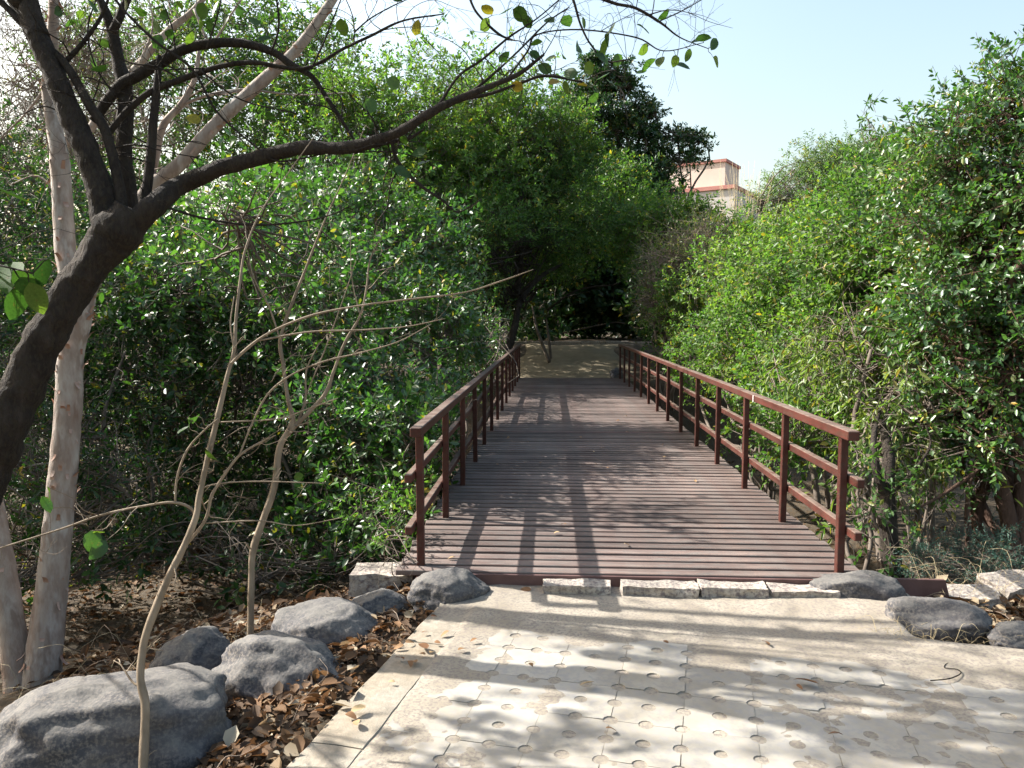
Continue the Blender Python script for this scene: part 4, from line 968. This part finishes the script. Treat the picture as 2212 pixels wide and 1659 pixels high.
foliage_tree('undergrowth', 'patch of leafy creeper round the near post of the right railing', 'creeper',
    [(1880, 1110, 5.7, 0.22), (1860, 1010, 6.0, 0.2), (1900, 1190, 5.5, 0.18), (1960, 1090, 6.2, 0.25), (2090, 1060, 6.4, 0.25), (1990, 1000, 6.6, 0.3), (2070, 960, 6.8, 0.3)],
    110, 9, 0.055, 0.5, 0.25, 'mid', seed=54, trunk_r=0.010, stems=4, limb_n=4, twig_r=0.002)
foliage_tree('undergrowth', 'sparse leafy creeper tangled round the near post of the left railing', 'creeper',
    [(880, 1160, 5.1, 0.18), (850, 1200, 4.95, 0.14), (900, 1220, 4.75, 0.08), (830, 1130, 5.5, 0.2)],
    70, 9, 0.045, 0.4, 0.2, 'bright', seed=55, trunk_r=0.006, stems=3, limb_n=2, twig_r=0.0018, trunk_at=tuple(G(862, 1262, -0.2)[:2]))
# wood behind everything
r = np.random.default_rng(77)
lb = []
for k in range(46):
    a = -1.25 + 2.5 * k / 45
    dd = 46 + 6 * r.random()
    if 0.12 < a < 0.33: continue
    x, y = math.sin(a) * dd, math.cos(a) * dd
    lb.append((x, y, float(ground_z(x, y)) + 2.0, 3.4, 3.0, 2.6 + 1.6 * r.random()))
g = Geo(); _, lg = sprays(r, lb, 4200, 10, 0.42, 0.55, 1.2); g.add(lg)
wo = empty('far_wood', (0, 46, 2.0), 'continuous far-off green wood closing the view behind the gully', 'wood'); wo['kind'] = 'stuff'
g.obj('foliage', M['mid'], wo, False, 'stuff')

# free-standing trunks seen through the gaps
def bare(name, label, cat, paths, bark, seed, sp=0):
    p0 = P(*paths[0][0][:3])
    t = NearTree(name, label, cat, (p0[0], p0[1], float(ground_z(p0[0], p0[1]))), bark, seed)
    for i, pp in enumerate(paths): t.limb('trunk' if i == 0 else 'branch', pp, 8, 7, 0.14)
    if sp: t.spurs(sp, 0.1, 0.5, 0.05)
    return t
bare('twisted_trunk', 'dark twisted trunk rising right behind the end of the right railing', 'tree',
     [[(1940, 1290, 6.3, 46), (1925, 1200, 6.3, 40), (1915, 1080, 6.3, 34), (1920, 985, 6.5, 24), (1905, 920, 6.9, 14), (1890, 870, 7.3, 6)],
      [(1915, 1080, 6.3, 20), (1890, 1000, 6.3, 18), (1888, 940, 6.5, 12), (1900, 890, 6.9, 6)], [(1915, 1080, 6.3, 9), (1980, 1010, 6.2, 7), (2010, 960, 6.2, 5), (2000, 920, 6.2, 3)]], 'darkbark', 61, 14)
bare('reddish_trunk', 'pair of reddish brown stems under the small-leaved tree on the right', 'tree',
     [[(2190, 1260, 6.5, 44), (2185, 1160, 6.5, 36), (2160, 1040, 6.5, 32), (2135, 950, 6.6, 24), (2110, 850, 6.7, 16)],
      [(2200, 1180, 6.5, 26), (2205, 1060, 6.5, 24), (2195, 930, 6.5, 20), (2170, 800, 6.6, 14)], [(2120, 1010, 6.4, 9), (2050, 1060, 6.3, 8), (1990, 1095, 6.2, 5)]], 'redbark', 62, 20)
bare('leaning_trunk', 'grey leaning trunk beside the far left end of the railing', 'tree',
     [[(1085, 790, 19.8, 24), (1100, 745, 19.8, 20), (1112, 705, 19.8, 16), (1125, 650, 20, 13), (1165, 600, 20.5, 10), (1215, 570, 21, 6)], [(1110, 720, 19.8, 12), (1118, 660, 19.8, 8), (1122, 610, 20, 5)]], 'darkbark', 63, 10)
bare('dead_sticks', 'two dark sticks leaning together on the sand beyond the bridge', 'stick',
     [[(1187, 782, 23, 8), (1172, 745, 23.2, 8), (1158, 705, 23.4, 6), (1150, 660, 23.6, 3)], [(1190, 775, 23.2, 7), (1186, 735, 23.2, 6), (1180, 690, 23.2, 4)]], 'twig', 64)
bare('slender_tree', 'cluster of pale slender stems standing above the far half of the right railing', 'tree',
     [[(1475, 800, 18.5, 12), (1455, 740, 18.6, 11), (1432, 660, 18.8, 9), (1415, 600, 19, 6), (1400, 540, 19, 3)], [(1418, 740, 18.7, 6), (1412, 690, 18.8, 6), (1405, 620, 18.9, 5), (1400, 560, 19, 3)],
      [(1478, 790, 18.3, 8), (1480, 740, 18.3, 7), (1485, 690, 18.3, 5)], [(1490, 800, 18, 8), (1495, 740, 18, 6), (1505, 690, 18, 4)]], 'stem', 65, 10)
# thin stems through the shade of the left bank
for q, (pp, lab) in enumerate((([(300, 1230, 8.2, 10), (330, 1080, 8.3, 8), (320, 960, 8.4, 7), (380, 800, 8.8, 4)], 'thin grey stem standing alone in the shade right of the pale trunk'),
                               ([(610, 1200, 8.4, 9), (640, 1080, 8.4, 8), (600, 960, 8.5, 7), (560, 850, 8.6, 5), (500, 760, 8.8, 3)], 'slanting dark stem behind the fork of the straight sapling'),
                               ([(215, 1180, 7.8, 12), (240, 1050, 7.9, 11), (225, 900, 8.0, 8), (270, 760, 8.3, 5)], 'grey crooked stem just behind the pale peeling trunk'))):
    bare('thin_stem', lab, 'stem', [pp], 'twig', 70 + q, 8)

# ------------------------------------------------------------------ litter, straw, fallen leaves
r = np.random.default_rng(99)
def scatter(n, xa, xb, ya, yb, keep):
    p = np.stack([r.uniform(xa, xb, n), r.uniform(ya, yb, n)], -1)
    return p[keep(p[:, 0], p[:, 1])]
CU = OV * np.array([1, 1, 2.0]); 
def off_pave(x, y):
    u, v = uv(x, y); return (u < -0.01) & (y < 5.2 + 2 * (x < -1.2) + 3 * (x < -2))
pa = scatter(17000, -3.2, -0.3, 1.4, 5.6, off_pave)
pb = scatter(8000, -8, -0.9, 4.6, 12, lambda x, y: x < 9)
pc = scatter(3500, 2.35, 5.0, 4.35, 5.6, lambda x, y: uv(x, y)[1] > VFRONT + 0.25)
pd = scatter(3000, -4, 6, 5.2, 18, lambda x, y: x < 9)
pq = np.vstack([pa, pb, pc, pd]); n = len(pq)
L = 0.022 + 0.075 * r.random(n) ** 1.7; L[len(pa):] *= 1.25
u_, v_ = uv(pq[:, 0], pq[:, 1])
lift = r.uniform(0.004, 0.035, n) + 0.05 * smooth(-0.5, -0.05, u_) * r.random(n)
Pn = np.stack([pq[:, 0], pq[:, 1], ground_z(pq[:, 0], pq[:, 1]) + lift], -1)
Dn = unit(np.stack([r.normal(size=n), r.normal(size=n), r.normal(0, 0.28, n)], -1))
Nn = unit(np.stack([r.normal(0, 0.45, n), r.normal(0, 0.45, n), np.ones(n)], -1))
V, Q, _ = leaf_geo(Pn, Dn, Nn, L, L * r.uniform(0.4, 0.75, n), CU)
tag(link('leaf_litter', fast_mesh('leaf_litter', V, Q), mat=M['litter']), 'brown and orange dry leaves carpeting the ground round the boulders', 'leaf litter', kind='stuff')
# fallen sticks and straws among the litter
g = Geo()
for _ in range(170):
    if r.random() < 0.7: x, y = r.uniform(-3.6, -0.75), r.uniform(2.2, 6.5)
    else: x, y = r.uniform(2.3, 4.2), r.uniform(4.7, 6)
    if uv(x, y)[0] > -0.05 and x < 2: continue
    L_ = r.uniform(0.12, 0.7); a = r.uniform(0, 6.28); z = float(ground_z(x, y)) + 0.02
    e = (x + math.cos(a) * L_, y + math.sin(a) * L_)
    if uv(*e)[0] > 0 and e[0] < 2: continue
    ez = float(ground_z(*e)) + r.uniform(0.01, 0.12)
    rr = r.uniform(0.0012, 0.004)
    g.add(tube(curve_pts((x, y, z), (*e, ez), r, 4, 0.3, 0.05), np.linspace(rr, rr * 0.5, 4), 4, 3))
st = empty('fallen_twigs', (-2.0, 4.0, float(ground_z(-2.0, 4.0))), 'thin dry twigs strewn over the leaf litter', 'twigs'); st['kind'] = 'stuff'
g.obj('twigs', M['drytwig'], st, kind='stuff')
g = Geo()
for _ in range(260):
    q = r.random()
    if q < 0.45: b = G(r.uniform(1900, 2212), r.uniform(1368, 1392), -0.12)
    elif q < 0.75: b = G(r.uniform(2000, 2212), r.uniform(1270, 1300), -0.15)
    else: b = np.array([r.uniform(-3.4, -1.6), r.uniform(2.6, 4.6), 0])
    if q >= 0.45: b[2] = float(ground_z(b[0], b[1]))
    else: b[2] = -0.13
    L_ = r.uniform(0.06, 0.16) if q < 0.45 else r.uniform(0.12, 0.4)
    d_ = unit(np.array([r.normal(), r.normal(), 0.7 + 0.8 * r.random()]))
    e = b + d_ * L_; e2 = e + unit(d_ * np.array([1.5, 1.5, -0.2])) * L_ * 0.5
    g.add(tube(np.array([b, (b + e) / 2, e, e2]), [0.0012, 0.0011, 0.0009, 0.0004], 3, 3))
st = empty('dry_grass', (2.3, 4.2, -0.12), 'thin dry straw blades along the boulders and the scrub', 'dry grass'); st['kind'] = 'stuff'
g.obj('blades', M['straw'], st, kind='stuff')
BF = [broad_leaf(20 + k, 0.6, 0.35) for k in range(3)]
for m_ in BF: m_.materials.append(M['fallen'])
for px, py, sz, rz, lab in ((1768, 1484, 0.105, 1.1, 'long curled dark brown leaf lying on the sunlit pavers'), (1283, 1480, 0.07, 2.0, 'tan folded leaf lying on a bright paver beside branch shadows'),
                            (1068, 1635, 0.06, 0.3, None), (922, 1408, 0.085, 0.6, 'brown crumpled leaf lying across the crack beside the edge strip'), (1148, 1280, 0.07, 1.4, 'thick curled leaf on the sand in front of the smooth corner boulder'),
                            (790, 1532, 0.075, 2.4, 'torn brown leaf at the outer edge of the paving strip'), (1650, 1292, 0.05, 0.2, 'tiny yellowish leaf on the sand before the edge stones'),
                            (1075, 1262, 0.09, 0.9, None), (1110, 1255, 0.08, 2.6, None), (1050, 1250, 0.08, 0.2, None), (1160, 1262, 0.06, 1.9, None)):
    g = G(px, py, TOP + 0.012)
    if lab is None and py > 1300: continue
    o = link('fallen_leaf', BF[rnd.randrange(3)])
    o.location = (g[0], g[1], TOP + 0.028); o.scale = (sz,) * 3; o.rotation_euler = (0.25, rnd.uniform(-.4, .4), rz)
    tag(o, lab or 'dry leaf in the small heap against the near edge of the deck', 'leaf', 'dry leaves fallen on the paving')
BS = [broad_leaf(30 + k, 0.55, 0.3) for k in range(3)]
for m_ in BS: m_.materials.append(M['fallen'])
for k in range(46):
    if k < 24:
        u = rnd.uniform(0.02, 0.22) if k < 15 else rnd.uniform(0.3, 2.4); v = rnd.uniform(-1.9, 0.05) if k < 15 else rnd.uniform(-1.2, 0.1)
        w = E0 + EU * u + EV * v; z = TOP + 0.010; lab = 'small dry leaf blown from the litter onto the paving'; gr = 'small leaves blown onto the paving'
    else:
        w = (rnd.uniform(-0.75, 1.75), rnd.uniform(4.9, 12.5)); z = 0.008; lab = 'small dry leaf caught on the deck boards'; gr = 'small leaves caught on the deck'
    o = link('fallen_leaf', BS[rnd.randrange(3)]); sz = rnd.uniform(0.03, 0.06)
    o.location = (w[0], w[1], z + 0.25 * sz); o.scale = (sz,) * 3; o.rotation_euler = (rnd.uniform(-.1, .35), rnd.uniform(-.4, .4), rnd.uniform(0, 6.28))
    tag(o, lab, 'leaf', gr)
g = Geo(); pts = [G(a, b, TOP + 0.016) for a, b in ((2010, 1470), (2050, 1466), (2075, 1455), (2068, 1446), (2040, 1442), (2048, 1432), (2062, 1433))]
st = empty('curled_twig', G(2045, 1455, TOP), 'small curled dark twig lying on the shaded pavers', 'twig')
g.add(tube(np.array(pts), [0.003, 0.003, 0.003, 0.0025, 0.002, 0.002, 0.001], 5, 4)); g.obj('twig', M['darkbark'], st)

# ------------------------------------------------------------------ beyond the bridge: sandy path and ledge
xs = np.arange(-3.2, 5.2, 0.15); yy = np.arange(20.7, 27.6, 0.15)
X, Y = np.meshgrid(xs, yy)
Z = ground_z(X, Y) + 0.03 + 0.02 * n2(X, Y, 0.5, 3)
Z -= 0.3 * smooth(0.6, 1.0, np.abs(X - 0.6 + 0.3 * n2(X, Y, 1.2, 7)) / 2.4)
nyy, nxx = X.shape
ii = (np.arange(nyy - 1)[:, None] * nxx + np.arange(nxx - 1)[None, :]).ravel()
tag(link('sandy_path', fast_mesh('sandy_path', np.stack([X, Y, Z], -1).reshape(-1, 3), np.stack([ii, ii + 1, ii + nxx + 1, ii + nxx], -1), smooth_=True), mat=M['dirtwall']), kind='structure')
yl = 26.0; zl = float(ground_z(0.5, yl))
xk = -3.4
for k in range(11):
    L_ = rnd.uniform(0.6, 0.95)
    stone('ledge_stone', xk, xk + L_ - 0.03, yl + rnd.uniform(-.04, .04), 0.3, zl + 0.14 + rnd.uniform(-.02, .02), 0.22, 40 + k, 'rough block of the low stone ledge across the end of the path', rnd.uniform(-.03, .03), 'stone', 'blocks of the low ledge at the end of the path')
    xk += L_
rock(1318, 1348, 796, 818, -0.05, 50, 'small dark boulder at the foot of the last right railing post', 0.8, 0.0, 0.12)

# ------------------------------------------------------------------ building behind the trees
TH_ = R(30)
C0 = P(1567, 343, 60.0)
bb = empty('apartment_building', (C0[0], C0[1], float(ground_z(C0[0], C0[1]))), 'pink and cream building with red cornices rising behind the shrubs', 'building')
bb.rotation_euler = (0, 0, -TH_)
bz = bb.location.z
zt = C0[2] - bz; zm = P(1500, 402, 60)[2] - bz
def bld(name, x0, x1, y0, y1, z0, z1, mat, parent=bb):
    bm = bmesh.new(); box_bm(bm, x0, x1, y0, y1, z0, z1)
    return link(name, bm_mesh(name, bm), parent, M[mat])
bld('tower_wall', -4.6, 0, 0, 3.6, zm - 0.25, zt - 0.22, 'wall')
bld('cornice', -4.72, 0.12, -0.12, 3.72, zt - 0.215, zt, 'cornice')
bld('main_wall', -12, 0.9, -0.5, 9, -1.0, zm - 0.30, 'greywall')
bld('cornice', -12.2, 1.0, -0.66, 9.2, zm - 0.295, zm, 'cornice')
bld('parapet', -12.0, -4.7, -0.45, -0.25, zm + 0.004, zm + 0.9, 'wall')
for x in (-10.5, -7.5, -4.2, -1.4):
    for z in (zm - 2.4, zm - 5.4):
        w = bld('window', x - 0.55, x + 0.55, -0.56, -0.49, z - 0.75, z + 0.55, 'white')
        bld('pane', x - 0.47, x + 0.47, -0.575, -0.562, z - 0.67, z + 0.47, 'glass', w)
w = bld('window', 0.0 + 0.01, 0.05, 1.3, 2.4, zt - 3.1, zt - 2.0, 'white'); bld('pane', 0.052, 0.062, 1.4, 2.3, zt - 3.0, zt - 2.1, 'glass', w)
def dish(x, y, z, s, lab):
    bm = bmesh.new(); n = 14
    rings = []
    for k in range(5):
        rr = s * k / 4
        rings.append([bm.verts.new((rr * math.cos(a), 0.35 * rr * rr / s, rr * math.sin(a))) for a in np.linspace(0, 2 * math.pi, n, endpoint=False)] if k else [bm.verts.new((0, 0, 0))])
    for k in range(n): bm.faces.new((rings[0][0], rings[1][k], rings[1][(k + 1) % n]))
    for q in range(1, 4):
        for k in range(n): bm.faces.new((rings[q][k], rings[q + 1][k], rings[q + 1][(k + 1) % n], rings[q][(k + 1) % n]))
    bmesh.ops.solidify(bm, geom=list(bm.faces), thickness=0.03)
    loc = bb.matrix_basis @ Vector((x, y, z))
    o = empty('satellite_dish', loc, lab, 'dish', 'satellite dishes on the pink building'); o.rotation_euler = (R(-25), 0, R(150))
    d_ = link('reflector', bm_mesh('reflector', bm, smooth_=True), o, M['white']); d_.location = (0, 0, s * 1.5)
    bm = bmesh.new(); bmesh.ops.create_cone(bm, segments=8, radius1=0.05, radius2=0.05, depth=s * 1.6, cap_ends=True)
    m_ = link('mast', bm_mesh('mast', bm), o, M['greywall']); m_.location = (0, -0.03, s * 0.8)
dish(-5.6, 0.5, zm, 0.6, 'white satellite dish on the lower roof beside the pink tower')
dish(-4.0 - 2.8, 0.8, zm, 0.5, 'smaller white satellite dish nearer the dark evergreen')
yb = P(1552, 470, 42)
yo = empty('yellow_board', (yb[0], yb[1], float(ground_z(yb[0], yb[1]))), 'small yellow board on posts showing above the lime shrub', 'board')
hh = yb[2] - yo.location.z
bld('board', -0.45, 0.4, -0.03, 0.03, hh - 0.25, hh + 0.22, 'yellowpaint', yo)
for x in (-0.3, 0.25): bld('post', x - 0.03, x + 0.03, 0.032, 0.09, -0.2, hh + 0.1, 'white', yo)

# tall dry grass stalks in front of the building, and the upright sprig on the skyline
g = Geo(); b0 = P(1600, 560, 23); st = empty('tall_reeds', (b0[0], b0[1], float(ground_z(b0[0], b0[1]))), 'tall pale reed stalks standing in front of the pink building', 'reeds'); r = np.random.default_rng(5)
for k in range(70):
    a = P(r.normal(1600, 22), 560, 23 + r.normal(0, 0.4)); e = P(r.normal(1600, 34), r.uniform(345, 470), 23)
    a[2] = float(ground_z(a[0], a[1]))
    m_ = (a + e) / 2 + r.normal(0, 0.05, 3); m_[2] += 0.3
    g.add(tube(np.array([a, m_, e]), [0.008, 0.007, 0.003], 3, 3))
g.obj('stalks', M['straw'], st)
foliage_tree('leafy_shoot', 'single upright leafy shoot standing above the skyline of the right bank', 'shoot',
    [(1880, 260, 11, 0.10, 0.28), (1888, 310, 11, 0.12, 0.25)], 10, 9, 0.10, 0.3, 0.3, 'mid', seed=88, trunk_r=0.02, stems=1, group=GR, tmpl=LA, up=1.4, droop=0.5, limb_n=3)
